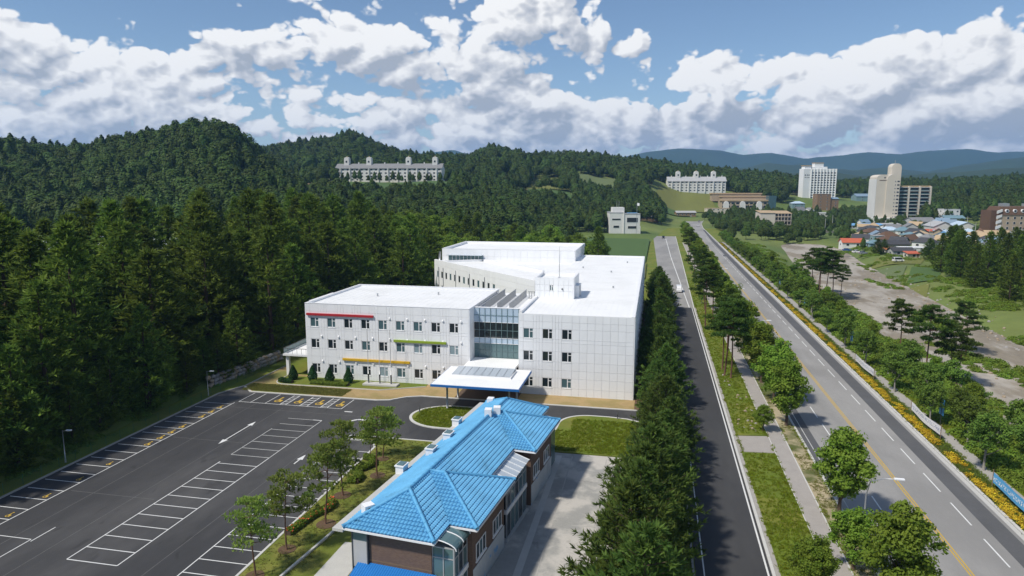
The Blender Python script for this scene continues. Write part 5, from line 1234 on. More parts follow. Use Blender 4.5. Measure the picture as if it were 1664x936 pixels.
# apartments with turrets on the hills
def apartments(label, u, d, z, L, dp, hw, hr, turrets, roofm, wallm, ncol, floors, rot):
    x, y = at(u, d); z = hz(x, y)+.5; e = empty('apartment_block', (x, y, z), YAW + R(rot)); tag(e, label, 'building')
    b = MB().box(-L/2, -dp/2, -4, L/2, dp/2, hw); b.quad((-L/2, -dp/2, hw), (-L/2, dp/2, hw), (-L/2, 0, hw+hr)).quad((L/2, dp/2, hw), (L/2, -dp/2, hw), (L/2, 0, hw+hr)); b.build('wall', WM[wallm], e)
    r = MB(); o_ = .8; k = hr/(dp/2)
    for s_ in (-1, 1):
        a = [(-L/2-o_, s_*(dp/2+o_), hw-o_*k+.2), (L/2+o_, s_*(dp/2+o_), hw-o_*k+.2), (L/2+o_, 0, hw+hr+.2), (-L/2-o_, 0, hw+hr+.2)]; r.quad(*a); r.quad(*[(p[0], p[1], p[2]-.3) for p in a]); r.quad(a[0], a[1], (a[1][0], a[1][1], a[1][2]-.3), (a[0][0], a[0][1], a[0][2]-.3))
    r.build('roof', RM[roofm], e)
    for i in range(ncol):
        for f in range(floors):
            o = put_window(e, (-L/2+L*(i+.5)/ncol, -dp/2, hw*(f+.5)/floors), 0, L/ncol*.45, hw/floors*.45)
    for i in range(ncol//2): MB().box(-L/2+L*(2*i+1)/ncol-.4, -dp/2-1.0, -1, -L/2+L*(2*i+1)/ncol+.4, -dp/2, hw-.3).build('pier', WM[wallm], e)
    for t in turrets:
        tt = arch_prism(-2.6, 2.6, -2.6, 2.6, 6.4, 2.0); q = tt.build('turret', WM['white'], e, loc=(t, 0, hw+hr-1.5)); MB().box(-.5, -.5, 8, .5, .5, 9.4).build('turret_cap', RM['tan'], q); put_window(e, (t, -2.62, hw+hr+2.2), 0, 2.0, 2.0)
    for i in range(8): MB().box(-L/2+L*(i+.6)/8-.5, -.4, hw+hr-.5, -L/2+L*(i+.6)/8+.5, .4, hw+hr+1.6).build('chimney', WM['white'], e)
    return e
apartments('long white hillside apartment block with grey roof and four turrets', 637, 720, 39.5, 112, 15, 13.5, 4.5, (-46, -22, 20, 48), 'grey', 'white', 22, 4, -7)
apartments('white hillside apartment block with orange roof and three turrets', 1127, 850, 25, 70, 14, 13, 5, (-22, 0, 21), 'lightgrey', 'white', 14, 4, -3)
# terraced commercial block under it
x_, y_ = at(1206, 770); e = empty('commercial_building', (x_, y_, hz(x_, y_)+2), YAW-R(3)); tag(e, 'stepped dark commercial building with beige terraces and arches', 'building')
MB().box(-26, -8, -6, 28, 10, 7).box(-22, 10, 0, 30, 22, 11).box(-30, 24, 6, 26, 34, 14).build('wall', WM['tan'], e)
for a in ((-27, -9, 29, 7), (-23, 9.5, 31, 11), (-31, 23.5, 27, 14)): MB().box(a[0], a[1], a[3], a[2], a[1]+11, a[3]+1.4).build('terrace', RM['tan'], e)
for i in range(11): put_window(e, (-24+i*5, -8, 4.6), 0, 3.6, 2.4); put_window(e, (-24+i*5, -8, 1.0), 0, 3.6, 2.6)
for i in range(3): arch_prism(-3, 3, -1, 1, 6, 4).build('arch', WM['white'], e, loc=(-22+i*18, -10, -3))
MB().box(24, -11, -6, 32, 0, 13).build('corner_tower', M['g_teal'], e)
# cream four storey block with balconies
e = big('balcony_block', 'cream four storey block with slatted side balconies near the bridge', 1254, 373, rot=-4)
MB().box(-10.5, -5, -1, .5, 9, 13).build('wall', WM['cream'], e); MB().box(.5, -3.5, -1, 13, 9, 12.4).build('wing_wall', WM['brick'], e)
MB().quad((-11, -5.5, 13), (1, -5.5, 13), (1, 9.5, 14.5), (-11, 9.5, 14.5)).quad((.4, -4.5, 12.6), (13.6, -4.5, 12.6), (13.6, 9.5, 14.3), (.4, 9.5, 14.3)).build('roof', RM['tan'], e)
for f in range(4):
    MB().box(.6, -4.9, .6+f*3.1, 13, -3.5, .9+f*3.1).build('balcony_slab', WM['cream'], e)
    for i in range(5): put_window(e, (1.9+i*2.4, -3.5, 2.2+f*3.1), 0, 1.7, 1.9)
for i in range(6): MB().box(.6+i*2.4, -4.9, -1, .85+i*2.4, -4.6, 12.5).build('post', WM['cream'], e)
MB().box(-5.4, -5.06, 1, -4.2, -5, 8).build('wall_stripe', WM['white'], e)
# brown mansard hotel at the right
e = big('mansard_hotel', 'brown stone hotel with dark mansard roof and round dormers', 1642, 384)
MB().box(-14, -7, -1, 36, 8, 14).build('wall', WM['tan'], e)
mr = MB(); b_, t_ = 14, 19.5
mr.quad((-14.3, -7.4, b_), (36, -7.4, b_), (36, -5.2, t_), (-12, -5.2, t_)).quad((36, 8.4, b_), (-14.3, 8.4, b_), (-12, 6, t_), (36, 6, t_)).quad((-14.3, 8.4, b_), (-14.3, -7.4, b_), (-12, -5.2, t_), (-12, 6, t_)).quad((-12, -5.2, t_), (36, -5.2, t_), (36, 6, t_), (-12, 6, t_)).quad((-14.3, -7.4, b_), (-14.3, 8.4, b_), (36, 8.4, b_), (36, -7.4, b_))
mr.build('roof', RM['brown'], e)
for i in range(5): MB().tube([(-9+i*5.2, -7.2, 16.6), (-9+i*5.2, -5.6, 16.6)], [1.15, 1.15], 14).build('dormer', M['trim'], e, smooth=False); MB().tube([(-9+i*5.2, -7.26, 16.6), (-9+i*5.2, -7.21, 16.6)], .8, 12).build('dormer_pane', CLIM, e)
for i in range(8):
    for f in range(4): put_window(e, (-8+i*4.4, -7, 2.2+f*3.3), 0, 1.5, 1.6)
MB().box(-18, -5, -1, -14.4, 5, 17).build('stair_wall', RM['brown'], e)
for f in range(5): MB().quad((-15.9, -7.6, 1.2+f*3.4), (-12.5, -7.6, 2.6+f*3.4), (-12.5, -7.6, 4.2+f*3.4), (-15.9, -7.6, 3.2+f*3.4)).quad((-15.9, -7.1, 1.2+f*3.4), (-15.9, -7.1, 3.2+f*3.4), (-12.5, -7.1, 4.2+f*3.4), (-12.5, -7.1, 2.6+f*3.4)).quad((-15.9, -7.6, 3.2+f*3.4), (-12.5, -7.6, 4.2+f*3.4), (-12.5, -7.1, 4.2+f*3.4), (-15.9, -7.1, 3.2+f*3.4)).build('stair_flight', WM['white'], e)
MB().box(-9, -3, 19.5, -5, 2, 21.5).box(8, -3, 19.5, 30, 4, 21.2).build('roof_plant', M['steel'], e)
# bridge over the river
p0, p1 = np.array(G(1262, 377, 0)), np.array(G(1352, 377, 0)); mid = (p0+p1)/2; Lb = np.linalg.norm(p1-p0); ab = math.atan2(*(p1-p0)[::-1])
e = empty('road_bridge', (mid[0], mid[1], 0), ab); tag(e, 'grey concrete road bridge across the riverbed', 'bridge')
MB().box(-Lb/2, -3.5, -.6, Lb/2, 3.5, .3).build('deck', M['concrete'], e); MB().box(-Lb/2, -3.7, .3, Lb/2, -3.4, 1.2).box(-Lb/2, 3.4, .3, Lb/2, 3.7, 1.2).build('parapet', M['kerb_old'], e)
for t in (-.2, .15): MB().box(Lb*t-.6, -3, -5, Lb*t+.6, 3, -.6).build('pier', M['concrete'], e)
# white plastic tunnels in the field behind the wood
tn = MB(); prof = [(2.6*cos(R(a)), 2.3*sin(R(a))) for a in range(0, 181, 20)]
for i in range(len(prof)-1): tn.quad((prof[i][0], 0, prof[i][1]), (prof[i][0], 64, prof[i][1]), (prof[i+1][0], 64, prof[i+1][1]), (prof[i+1][0], 0, prof[i+1][1]))
tn.quad(*[(a, 0, b) for a, b in prof]).quad(*[(a, 64, b) for a, b in reversed(prof)]); tnm = tn.mesh('plastic_cover', M['plastic_w'], True); dr = MB().box(-.7, -.06, 0, .7, 0, 1.9).mesh('door', M['g_clear'])
for i in range(16):
    x_, y_ = view2w(-205+i*7.2, 262+abs(i-8)*1.2); e = empty('plastic_tunnel', (x_, y_, hz(x_, y_)), YAW+R(3)); link('cover', tnm, e); link('door', dr, e)
    tag(e, 'white plastic growing tunnel in the field behind the conifer wood', 'greenhouse', 'plastic tunnels behind the wood')

# draped fields, tracks and bare ground on the slopes
def drape(name, poly_uv, m, off=.5, n=14):
    """four corners in view plan (s, d), draped on the terrain"""
    P = [np.array(p, float) for p in poly_uv]; mb = MB()
    for i in range(n+1):
        for j in range(n+1):
            a, b = i/n, j/n; p = (P[0]*(1-a)+P[1]*a)*(1-b)+(P[3]*(1-a)+P[2]*a)*b; x, y = view2w(*p); mb.v.append((x, y, hz(x, y)+off))
    for i in range(n):
        for j in range(n): k = i*(n+1)+j; mb.f.append((k, k+n+1, k+n+2, k+1)); mb.mi.append(0)
    return tag(mb.build(name, m, smooth=True), kind='structure')
f1 = mat('crop_green', (.07, .125, .03), .95, .15, .02, .4, .6, stretch=(1, .2, 1)); f2 = mat('crop_pale', (.12, .155, .06), .95, .15, .02, .4, .6, stretch=(.3, 1, 1)); f3 = mat('crop_yellow', (.15, .16, .035), .95, .2, .02, .4, .6)
def uv(u, d): return ((u-832)/F_PX*d, d)
FIELDS = []
def fld(name, pts, m): FIELDS.append([uv(*p) for p in pts]); drape(name, [uv(*p) for p in pts], m, 1.0)
fld('crop_field', [(815, 640), (935, 640), (925, 735), (850, 740)], f1); fld('crop_field', [(940, 760), (1000, 750), (1000, 850), (920, 860)], f2)
fld('crop_field', [(855, 748), (925, 745), (910, 830), (865, 830)], f3); fld('crop_field', [(480, 560), (730, 560), (735, 690), (530, 690)], f1)
fld('crop_field', [(1060, 745), (1165, 745), (1150, 835), (1070, 835)], f3); fld('crop_field', [(1080, 700), (1120, 700), (1110, 745), (1060, 745)], f1)
fld('bare_slope', [(478, 640), (525, 620), (520, 740), (478, 760)], M['soil_tan']); fld('crop_field', [(500, 760), (560, 760), (560, 830), (490, 830)], f3)
fld('dirt_track', [(842, 640), (850, 640), (858, 735), (850, 735)], M['soil_tan']); fld('dirt_track', [(850, 560), (905, 575), (905, 600), (855, 590)], M['soil_tan'])
fld('crop_field', [(1555, 720), (1670, 700), (1680, 830), (1580, 830)], f2); fld('crop_field', [(1510, 640), (1570, 640), (1590, 720), (1520, 720)], f3)
for (ua, da, ub, db, mm) in ((1395, 225, 1450, 262, 0), (1455, 212, 1510, 250, 1), (1400, 268, 1470, 300, 2), (1480, 256, 1530, 290, 0), (1420, 306, 1500, 330, 1)):
    drape('crop_field', [uv(ua, da), uv(ub, da-6), uv(ub+8, db-4), uv(ua+6, db)], (f1, f3, f2)[mm], .25, 8)
fld('crop_field', [(920, 300), (1050, 300), (1056, 420), (935, 430)], f1); fld('crop_field', [(930, 250), (1050, 250), (1052, 298), (930, 298)], f3)
e = big('construction_shed', 'low shed with blue tarpaulin on the bare building plot', 846, d=545, cat='shed'); MB().box(-9, -4, -1, 9, 4, 3).build('wall', WM['tan'], e); MB().quad((-9.5, -4.6, 3), (9.5, -4.6, 3), (9.5, 4.6, 4.5), (-9.5, 4.6, 4.5)).build('roof', RM['blue'], e)

# ------------------------------------------------------------------ vehicles
def prof_mesh(name, pts, w, m, taper=0):
    mb = MB(); n = len(pts); a = [(x, -w/2+(taper if z > .95 else 0), z) for x, z in pts]; b = [(x, w/2-(taper if z > .95 else 0), z) for x, z in pts]
    mb.quad(*reversed(a)); mb.quad(*b)
    for i in range(n): j = (i+1) % n; mb.quad(a[i], a[j], b[j], b[i])
    return mb.mesh(name, m)
def vehicle(kind, label, x, y, rz, m, z=0.02):
    e = empty('parked_van' if kind == 'van' else 'car', (x, y, z), rz); tag(e, label, 'van' if kind == 'van' else 'car')
    if kind == 'van':
        body = [(-2.4, .35), (-2.4, 1.2), (-2.3, 2.0), (1.1, 2.0), (1.9, 1.15), (2.4, 1.0), (2.45, .35)]; win = [(-2.1, 1.22), (-2.05, 1.85), (1.0, 1.85), (1.6, 1.22)]
    else:
        body = [(-2.2, .35), (-2.25, .85), (-2.0, .98), (-1.55, 1.0), (-1.0, 1.50), (.45, 1.50), (1.15, .98), (2.1, .85), (2.2, .35)]; win = [(-1.42, 1.0), (-.98, 1.42), (.40, 1.42), (1.0, 1.0)]
    b = link('body', prof_mesh('body', body, 1.8, m, .14), e); bv = b.modifiers.new('edge', 'BEVEL'); bv.width = .07; bv.segments = 2
    link('side_glass', prof_mesh('side_glass', win, 1.83 if kind == 'van' else 1.60, M['g_dark'], .0), e)
    ws = ((1.02, 1.85), (1.82, 1.2)) if kind == 'van' else ((.52, 1.46), (1.08, 1.03)); 
    MB().quad((ws[0][0]+.05, -.62, ws[0][1]), (ws[1][0]+.05, -.72, ws[1][1]), (ws[1][0]+.05, .72, ws[1][1]), (ws[0][0]+.05, .62, ws[0][1])).build('windscreen', M['g_dark'], e)
    rw = ((-2.36, 1.9), (-2.43, 1.25)) if kind == 'van' else ((-1.05, 1.46), (-1.55, 1.03))
    MB().quad((rw[0][0]-.04, .62, rw[0][1]), (rw[1][0]-.04, .72, rw[1][1]), (rw[1][0]-.04, -.72, rw[1][1]), (rw[0][0]-.04, -.62, rw[0][1])).build('rear_glass', M['g_dark'], e)
    for sx in (-1.35, 1.4):
        for sy in (-.82, .82):
            w_ = MB().tube([(0, -.11, 0), (0, .11, 0)], .33, 14).build('wheel', M['rubber'], e, loc=(sx, sy, .33)); MB().tube([(0, -.12, 0), (0, .12, 0)], .19, 10).build('rim', M['steel'], w_)
    for sy in (-.65, .65):
        MB().box(2.16 if kind != 'van' else 2.40, sy-.17, .62, 2.26 if kind != 'van' else 2.47, sy+.17, .78).build('headlight', M['trim'], e); MB().box(-2.28 if kind != 'van' else -2.44, sy-.17, .7, -2.2 if kind != 'van' else -2.38, sy+.17, .9).build('tail_light', M['red'], e)
    return e
def veh(kind, label, u, v, rz, m): x, y = G(u, v, 0); return vehicle(kind, label, x, y, rz, M[m])
veh('van', 'white van driving down the pale stretch of access road', 1103, 474, -pi/2, 'carw'); veh('car', 'black car far up the access road near the white centre line', 1078, 387, -pi/2, 'cark')
veh('car', 'dark car waiting at the far junction of the main road', 1136, 361, pi/2, 'cars'); veh('car', 'white car heading away up the main road', 1134, 368, pi/2, 'carw'); veh('car', 'silver car parked among trees right of the junction', 1166, 362, .3, 'cars')
for i, u in enumerate((1044, 1050, 1056)): veh('car', ('white car parked nearest the office wall', 'white car parked between two others at the office', 'white car parked at the road end of the office row')[i], u, 373-i*.3, 1.2, 'carw')
veh('van', 'white van parked beside the dark roofed hut in town', 1459, 425, .3, 'carw'); veh('car', 'blue car parked by the red roofed cottage', 1376, 408, .3, 'carb'); veh('car', 'white car parked along the river lane', 1392, 411, .3, 'carw'); veh('car', 'silver car parked behind the white one on the river lane', 1402, 413, .4, 'cars')
# ------------------------------------------------------------------ street furniture and garden
Z5 = lambda x, y: (360+x/2.787, 600+y/2.786)
# wire fence along the wood
fe = empty('wire_fence', (-71.75, 30, 0)); tag(fe, 'low green wire fence along the wood side of the parking lot', 'fence')
pm_ = MB().tube([(0, 0, -.2), (0, 0, 1.25)], .035, 6).mesh('post', M['fence'])
for i in range(36): link('post', pm_, fe, (0, i*2.5, .05))
mb_ = MB()
for zz_ in np.linspace(.12, 1.2, 8): mb_.bar((0, 0, zz_), (0, 87.5, zz_), .014)
for i in range(350): mb_.bar((0, i*.25, .1), (0, i*.25, 1.2), .010)
tag(mb_.build('wire_mesh', M['fence'], fe), kind='stuff')
def lot_lamp(x, y, lab):
    e = empty('lamp_post', (x, y, 0), .1); MB().tube([(0, 0, 0), (0, 0, 4.3)], [.07, .05], 8).build('pole', M['steel'], e, smooth=True); MB().tube([(0, 0, 0), (0, 0, .5)], .10, 8).build('base_sleeve', M['grey_metal'], e)
    MB().bar((0, 0, 4.2), (.9, 0, 4.32), .06).build('arm', M['steel'], e); MB().box(.55, -.14, 4.28, 1.2, .14, 4.40).build('lamp_head', M['trim'], e); tag(e, lab, 'lamp', 'parking lot lamps')
lot_lamp(-72.2, 68.9, 'slim grey lamp post behind the fence, halfway along the stalls'); lot_lamp(-71.9, 97.0, 'slim grey lamp post behind the fence, below the stone wall')
for x, y, lab in ((-34.6, 96.0, 'short dark bollard light on the round island lawn'), (-4.6, 99.4, 'short dark bollard light on the lawn beside the conifer row')):
    e = empty('bollard_light', (x, y, .1)); MB().tube([(0, 0, 0), (0, 0, .75)], .08, 10).build('post', M['dark_metal'], e, smooth=True); MB().tube([(0, 0, .75), (0, 0, .9), (0, 0, 1.0)], [.12, .12, .03], 10).build('lamp_head', M['dark_metal'], e, smooth=True); tag(e, lab, 'bollard')
# stone retaining wall
rw_ = empty('stone_wall', (-74.6, 101.5, 0)); tag(rw_, 'rough boulder retaining wall where the wood meets the lawn', 'wall')
def rock(seed, m):
    g = np.random.default_rng(seed); bm = bmesh.new(); bmesh.ops.create_icosphere(bm, subdivisions=2, radius=.5)
    dirs = unit(g.normal(size=(9, 3))); offs = .30+.16*g.random(9)
    for v in bm.verts:
        p = np.array(v.co)
        for d_, o_ in zip(dirs, offs):
            k = p@d_
            if k > o_: p = p - d_*(k-o_)
        v.co = tuple(p)
    me = bpy.data.meshes.new('stone'); bm.to_mesh(me); bm.free(); me.materials.append(M[m]); return me
ROCKS = [rock(i, 'stone' if i % 3 else 'stone_b') for i in range(6)]
for row in range(3):
    for i in range(20):
        t = (i+.5*(row % 2))/20; o = link('stone', ROCKS[(i*5+row*3) % 6], rw_, (t*2.2-row*.22+random.uniform(-.1, .1), t*20, .35+row*.62), random.uniform(-.5, .5), (random.uniform(1.0, 1.3), random.uniform(.95, 1.6), random.uniform(.65, 1.05)))
        o.rotation_euler = (random.uniform(-.3, .3), random.uniform(-.3, .3), random.uniform(-.5, .5))
# hedges and topiary
def hedge(name, path, w, h, lab, m='l_hedge', flowers=False):
    g = np.random.default_rng(len(path)*7+3); p = [np.array(q) for q in path]; c = p[0]; parts = []
    for i in range(len(p)-1):
        L = np.linalg.norm(p[i+1]-p[i]); n = int(L*420*w); t = g.random(n)[:, None]; th = g.random(n)*pi; rr = .75+.25*g.random(n)
        d = (p[i+1]-p[i])/L; nn = np.array((-d[1], d[0])); b = p[i]*(1-t)+p[i+1]*t - c
        P = np.concatenate([b + nn*(np.cos(th)*rr*w/2)[:, None], (np.sin(th)**.6*rr*h)[:, None]+.08], 1)
        N = unit(np.concatenate([nn*np.cos(th)[:, None], np.sin(th)[:, None]], 1) + g.normal(size=(n, 3))*.5)
        parts.append(quads(P, N, .14, g, 1.5, np.clip(.5+g.normal(size=n)*.25, 0, 1)))
    V, Fc, tn_ = join(parts); e = empty(name, (c[0], c[1], .1)); link('foliage', np_mesh('foliage', V, Fc, M[m], tone=tn_), e)
    strip([tuple(q-c) for q in p], w*.7, 0, h*.7).build('inner_branches', M['bark'], e)
    if flowers:
        k = g.random(len(V)//4) < .05; idx = np.where(k)[0]; P = V.reshape(-1, 4, 3).mean(1)[idx]; P[:, 2] += .04
        v2, f2_, t2 = quads(P, np.tile(np.array([[0, -.4, .9]]), (len(P), 1))+g.normal(size=(len(P), 3))*.3, .13, g); link('blossom', np_mesh('blossom', v2, f2_, mat('blossom_red', (.55, .10, .03), .7, .2, 3), tone=t2), e)
    return tag(e, lab, 'hedge')
def pix(L): return [G(*Z5(*q), .1) for q in L]
hedge('clipped_hedge', pix([(575, 512), (612, 515), (632, 492), (600, 474), (640, 458), (683, 440), (684, 414), (650, 405)]), .95, .7, 'winding clipped hedge curling between pines on the lawn')
hedge('clipped_hedge', pix([(300, 752), (340, 722), (380, 692), (425, 664), (468, 646), (503, 622), (490, 598)]), 1.0, .6, 'long curved hedge dotted with red flowers along the parking kerb', flowers=True)
hedge('clipped_hedge', [(-64.6, 107.2), (-63.6, 106.6), (-62.0, 106.6)], 1.2, .7, 'rounded low hedge at the bed corner beneath the balcony', 'l_top')
hedge('clipped_hedge', [(-58.5, 107.0), (-56, 106.8), (-54.5, 106.8), (-51.5, 106.9)], 1.3, .6, 'low loose hedge before the topiary cones under the windows')
def cone_mesh():
    g = np.random.default_rng(5); n = 2200; t = g.random(n)**.8; th = g.random(n)*2*pi; r = np.where(t < .25, .62+.9*t, .85*(1-(t-.25)/.75)**.8+.03)*(.9+.15*g.random(n))*(1+.06*np.sin(th*4+t*9))
    P = np.stack([np.cos(th)*r, np.sin(th)*r, .1+t*2.7], 1); N = unit(np.stack([np.cos(th), np.sin(th), np.full(n, .35)], 1)+g.normal(size=(n, 3))*.5); v, f, tt = quads(P, N, .13, g, 1.7, g.random(n)); return np_mesh('foliage', v, f, M['l_top'], tone=tt)
cm = cone_mesh(); cst = MB().tube([(0, 0, -.2), (0, 0, 1.2), (0, 0, 2.5)], [.28, .42, .03], 8).mesh('stem', M['bark'])
for i, (x, y) in enumerate(((-62.9, 108.5), (-59.1, 108.5), (-55.7, 108.3), (-52.2, 108.5))):
    e = empty('topiary_cone', (x, y, .1), i*1.3); e.scale = (1, 1, .95+.05*(i % 2)); link('foliage', cm, e); link('stem', cst, e)
    tag(e, ('dark cone shaped topiary beside the balcony post', 'dark cone topiary at the corner of the school front', 'dark cone topiary second from the school corner', 'dark cone topiary nearest the flagpole plinth')[i], 'shrub', 'topiary cones before the school')
# banners on poles in the flower bed
bn_txt = []
for nm, fgc, bgc in (('white', (.10, .16, .35), (.78, .79, .82)), ('blue', (.85, .87, .90), (.10, .38, .70))):
    m = bpy.data.materials.new('banner_'+nm); m.use_nodes = True; T = NT(m.node_tree); b = T.n['Principled BSDF']; tc = T.new('ShaderNodeTexCoord').outputs['Object']; sp = T.new('ShaderNodeSeparateXYZ'); T.l.new(tc, sp.inputs[0])
    mid_ = T.m('LESS_THAN', T.m('ABSOLUTE', T.m('SUBTRACT', sp.outputs[2], 1.25)), .26); nz = T.noise(T.vm('MULTIPLY', tc, (1, 3.2, 2.2)), 1.6, 3, .6)
    T.put(b.inputs['Base Color'], T.mix(T.m('MULTIPLY', mid_, T.ss(nz, .53, .56)), (*bgc, 1), (*fgc, 1))); b.inputs['Roughness'].default_value = .6; MATS['banner_'+nm] = m
def banner(x, y0, y1, m, lab, sag=.25):
    e = empty('street_banner', (x, y0, .05)); L = y1-y0; mb = MB(); n = 12
    for i in range(n):
        a, b_ = i/n, (i+1)/n; s0, s1 = -sag*4*a*(1-a), -sag*4*b_*(1-b_); w0, w1 = .06*sin(a*9), .06*sin(b_*9)
        for off in (0, .012):
            q = [(w0+off, L*a, .75+s0), (w1+off, L*b_, .75+s1), (w1+off, L*b_, 1.95+s1), (w0+off, L*a, 1.95+s0)]; mb.quad(*(q if off else reversed(q)))
    mb.build('cloth', MATS[m], e)
    for yy in (0, L): MB().tube([(0, yy, -.1), (0, yy, 2.3)], .05, 8).build('pole', M['wood'], e)
    return tag(e, lab, 'banner')
banner(39.3, 99.8, 111.0, 'banner_white', 'sagging white banner between poles in the flower bed near blue flags'); banner(39.2, 71.5, 84.6, 'banner_blue', 'long light blue banner strung over the yellow flowers', .12); banner(39.3, 129.5, 141.5, 'banner_white', 'white banner farther along the flower bed before leafy street trees', .15)
def flag_post(x, y, lab):
    e = empty('flag_post', (x, y, .03)); MB().tube([(0, 0, 0), (0, 0, 4.2)], .06, 8).build('pole', M['dark_metal'], e)
    for s_ in (-1, 1): MB().box(-.015, .12 if s_ > 0 else -.82, 1.5, .015, .82 if s_ > 0 else -.12, 3.9).build('pennant', MATS['banner_blue'], e); MB().bar((0, 0, 3.95), (0, s_*.85, 3.95), .03).build('arm', M['dark_metal'], e)
    return tag(e, lab, 'flag', 'blue flag posts along the footpath')
for u, v in ((1497, 688), (1367, 566), (1290, 502), (1253, 468), (1196, 420)):
    x, y = G(u, v); flag_post(41.9, y, 'post with twin blue pennants beside the riverside footpath')
x, y = G(1134, 437); flag_post(18.9, y, 'post with twin blue pennants on the verge between the roads')
def street_lamp(x, y, side, lab, h=7.2):
    e = empty('street_lamp', (x, y, .05), 0 if side > 0 else pi); MB().tube([(0, 0, 0), (0, 0, h*.8), (.3, 0, h)], [.09, .07, .05], 8).build('pole', M['steel'], e, smooth=True); MB().tube([(0, 0, 0), (0, 0, .8)], .13, 8).build('base_sleeve', M['grey_metal'], e)
    MB().tube([(.3, 0, h), (1.4, 0, h+.35), (2.6, 0, h+.4)], [.05, .045, .04], 8).build('arm', M['steel'], e, smooth=True); MB().box(2.3, -.15, h+.34, 3.2, .15, h+.50).build('lamp_head', M['trim'], e, bevel=.03)
    return tag(e, lab, 'lamp', 'street lamps along the main road')
for y in (66.5, 143, 186, 230, 275): street_lamp(20.35, y, 1, 'curved arm street lamp among verge trees leaning over the main road')
for u, v in ((1510, 385), (1583, 392), (1570, 380), (1596, 375), (1340, 380), (1352, 372), (1247, 330)):
    x, y = G(u, v, -.4); e = empty('utility_pole', (x, y, hz(x, y))); MB().tube([(0, 0, -.5), (0, 0, 11)], [.17, .11], 7).build('pole', M['concrete'], e); MB().bar((-1, 0, 10.2), (1, 0, 10.2), .1).build('crossarm', M['dark_metal'], e); tag(e, 'concrete utility pole standing among the town roofs', 'utility pole', 'utility poles in the town')
for i, (u, v) in enumerate(((1212, 640), (1270, 505), (1316, 552))):  pass

# ------------------------------------------------------------------ planting
def clear_of(x, y, pts, r): return all((x-a)**2+(y-b)**2 > r*r for a, b in pts)
# conifer row between school and access road
Y_ = 43.0; k = 0
while Y_ < 222:
    near = Y_ < 72; x = (-.3 if near else 1.9) + random.uniform(-.9, .9); sc = (random.uniform(1.15, 1.3) if near else random.uniform(.82, 1.05))
    plant_tree('conifer_tree', ROW[k % 4], x, Y_, 0, random.random()*6.28, sc, 'dense dark conifer in the row between school and access road', 'tree', 'conifers in the row beside the access road', random.uniform(.94, 1.08))
    Y_ += 4.9*random.uniform(.8, 1.2); k += 1
# young pines on the lawn
ring = MB().tube([(0, 0, -.05), (0, 0, .03)], .85, 16).mesh('root_ring', M['soil'])
LP = [(-34.3, 50.9, 1.0), (-33.8, 55.6, 1.02), (-32.4, 60.9, 1.2), (-33.7, 67.4, 1.18), (-31.9, 73.2, 1.1), (-33.2, 78.1, .95)]
LPL = ['young pine at the end of the lawn row, beside the parking kerb', 'young pine leaning over the end of the flowered hedge', 'tall young pine standing between the two clipped hedges by the house eave', 'tall slim young pine beside the foot of the winding hedge', 'spreading young pine within the curl of the winding hedge', 'young pine near the drive corner of the lawn']
for i, (x, y, s) in enumerate(LP):
    e = plant_tree('pine_tree', PINE[i % 3], x, y, .1, i*1.9, s, LPL[i], 'tree', 'young pines on the lawn'); link('root_ring', ring, e)
plant_tree('pine_tree', PINE[1], -35.0, 78.4, .1, 2.2, .62, 'small dark pine at the kerb beside the stall corner'); plant_tree('sapling', PINE[2], -35.2, 62.8, .1, .5, .34, 'tiny sapling at the kerb beside the parking stalls')
# verge trees
VT = [(20.2, 74.2, 1.24, 'large leafy tree overhanging the main road beside the street lamp'), (18.7, 63.0, .80, 'leafy tree on the verge below the large overhanging tree'), (14.0, 57.6, .72, 'low spreading tree on the grass verge by the access road'), (20.4, 56.6, 1.22, 'tapering light green tree at the edge of the main road'),
      (19.7, 101.8, 1.28, 'bright green verge tree beside the footpath crossing'), (19.6, 112.6, 1.34, 'tall full verge tree next to the bright green one')]
for i, (x, y, s, lab) in enumerate(VT): plant_tree('verge_tree', ROAD[i % 4], x, y, .05, i*2.1, s, lab, 'tree', 'leafy trees on the verge')
plant_tree('verge_tree', ROAD[2], 16.0, 98.6, .05, 1, .5, 'small bushy tree beside the path across the verge', 'tree', 'leafy trees on the verge')
Y_ = 124; k = 0
while Y_ < 470:
    plant_tree('verge_tree', ROAD[k % 4], 19.6+random.uniform(-.4, .4), Y_, .05, random.random()*6.28, random.uniform(1.05, 1.4), 'leafy green tree in the row along the main road verge', 'tree', 'leafy trees on the verge'); Y_ += random.uniform(8, 13); k += 1
for i, (x, y, s) in enumerate(((12.9, 168.7, 1.18), (15.6, 181, 1.15), (13.2, 131.5, 1.10), (13.3, 127.1, 1.12), (14.2, 125.8, 1.08), (16.0, 148, 1.05), (14.4, 196, 1.0), (15.4, 232, 1.1), (14.4, 250, 1.0), (15, 312, 1.15))):
    plant_tree('red_pine', TPINE[i % 3], x, y, .05, i*1.3, s, 'tall bare stemmed pine with layered crown on the grass verge', 'tree', 'tall pines on the verge')
for i, (x, y, s) in enumerate(((14.2, 205, .5), (15.2, 213, .45), (14.8, 222, .55), (14, 240, .5), (15.5, 262, .6), (14.6, 275, .55))): plant_tree('verge_shrub', STREET[i % 3], x, y, .05, i, s, 'rounded shrub on the grass verge beneath the tall pines', 'shrub', 'shrubs on the verge')
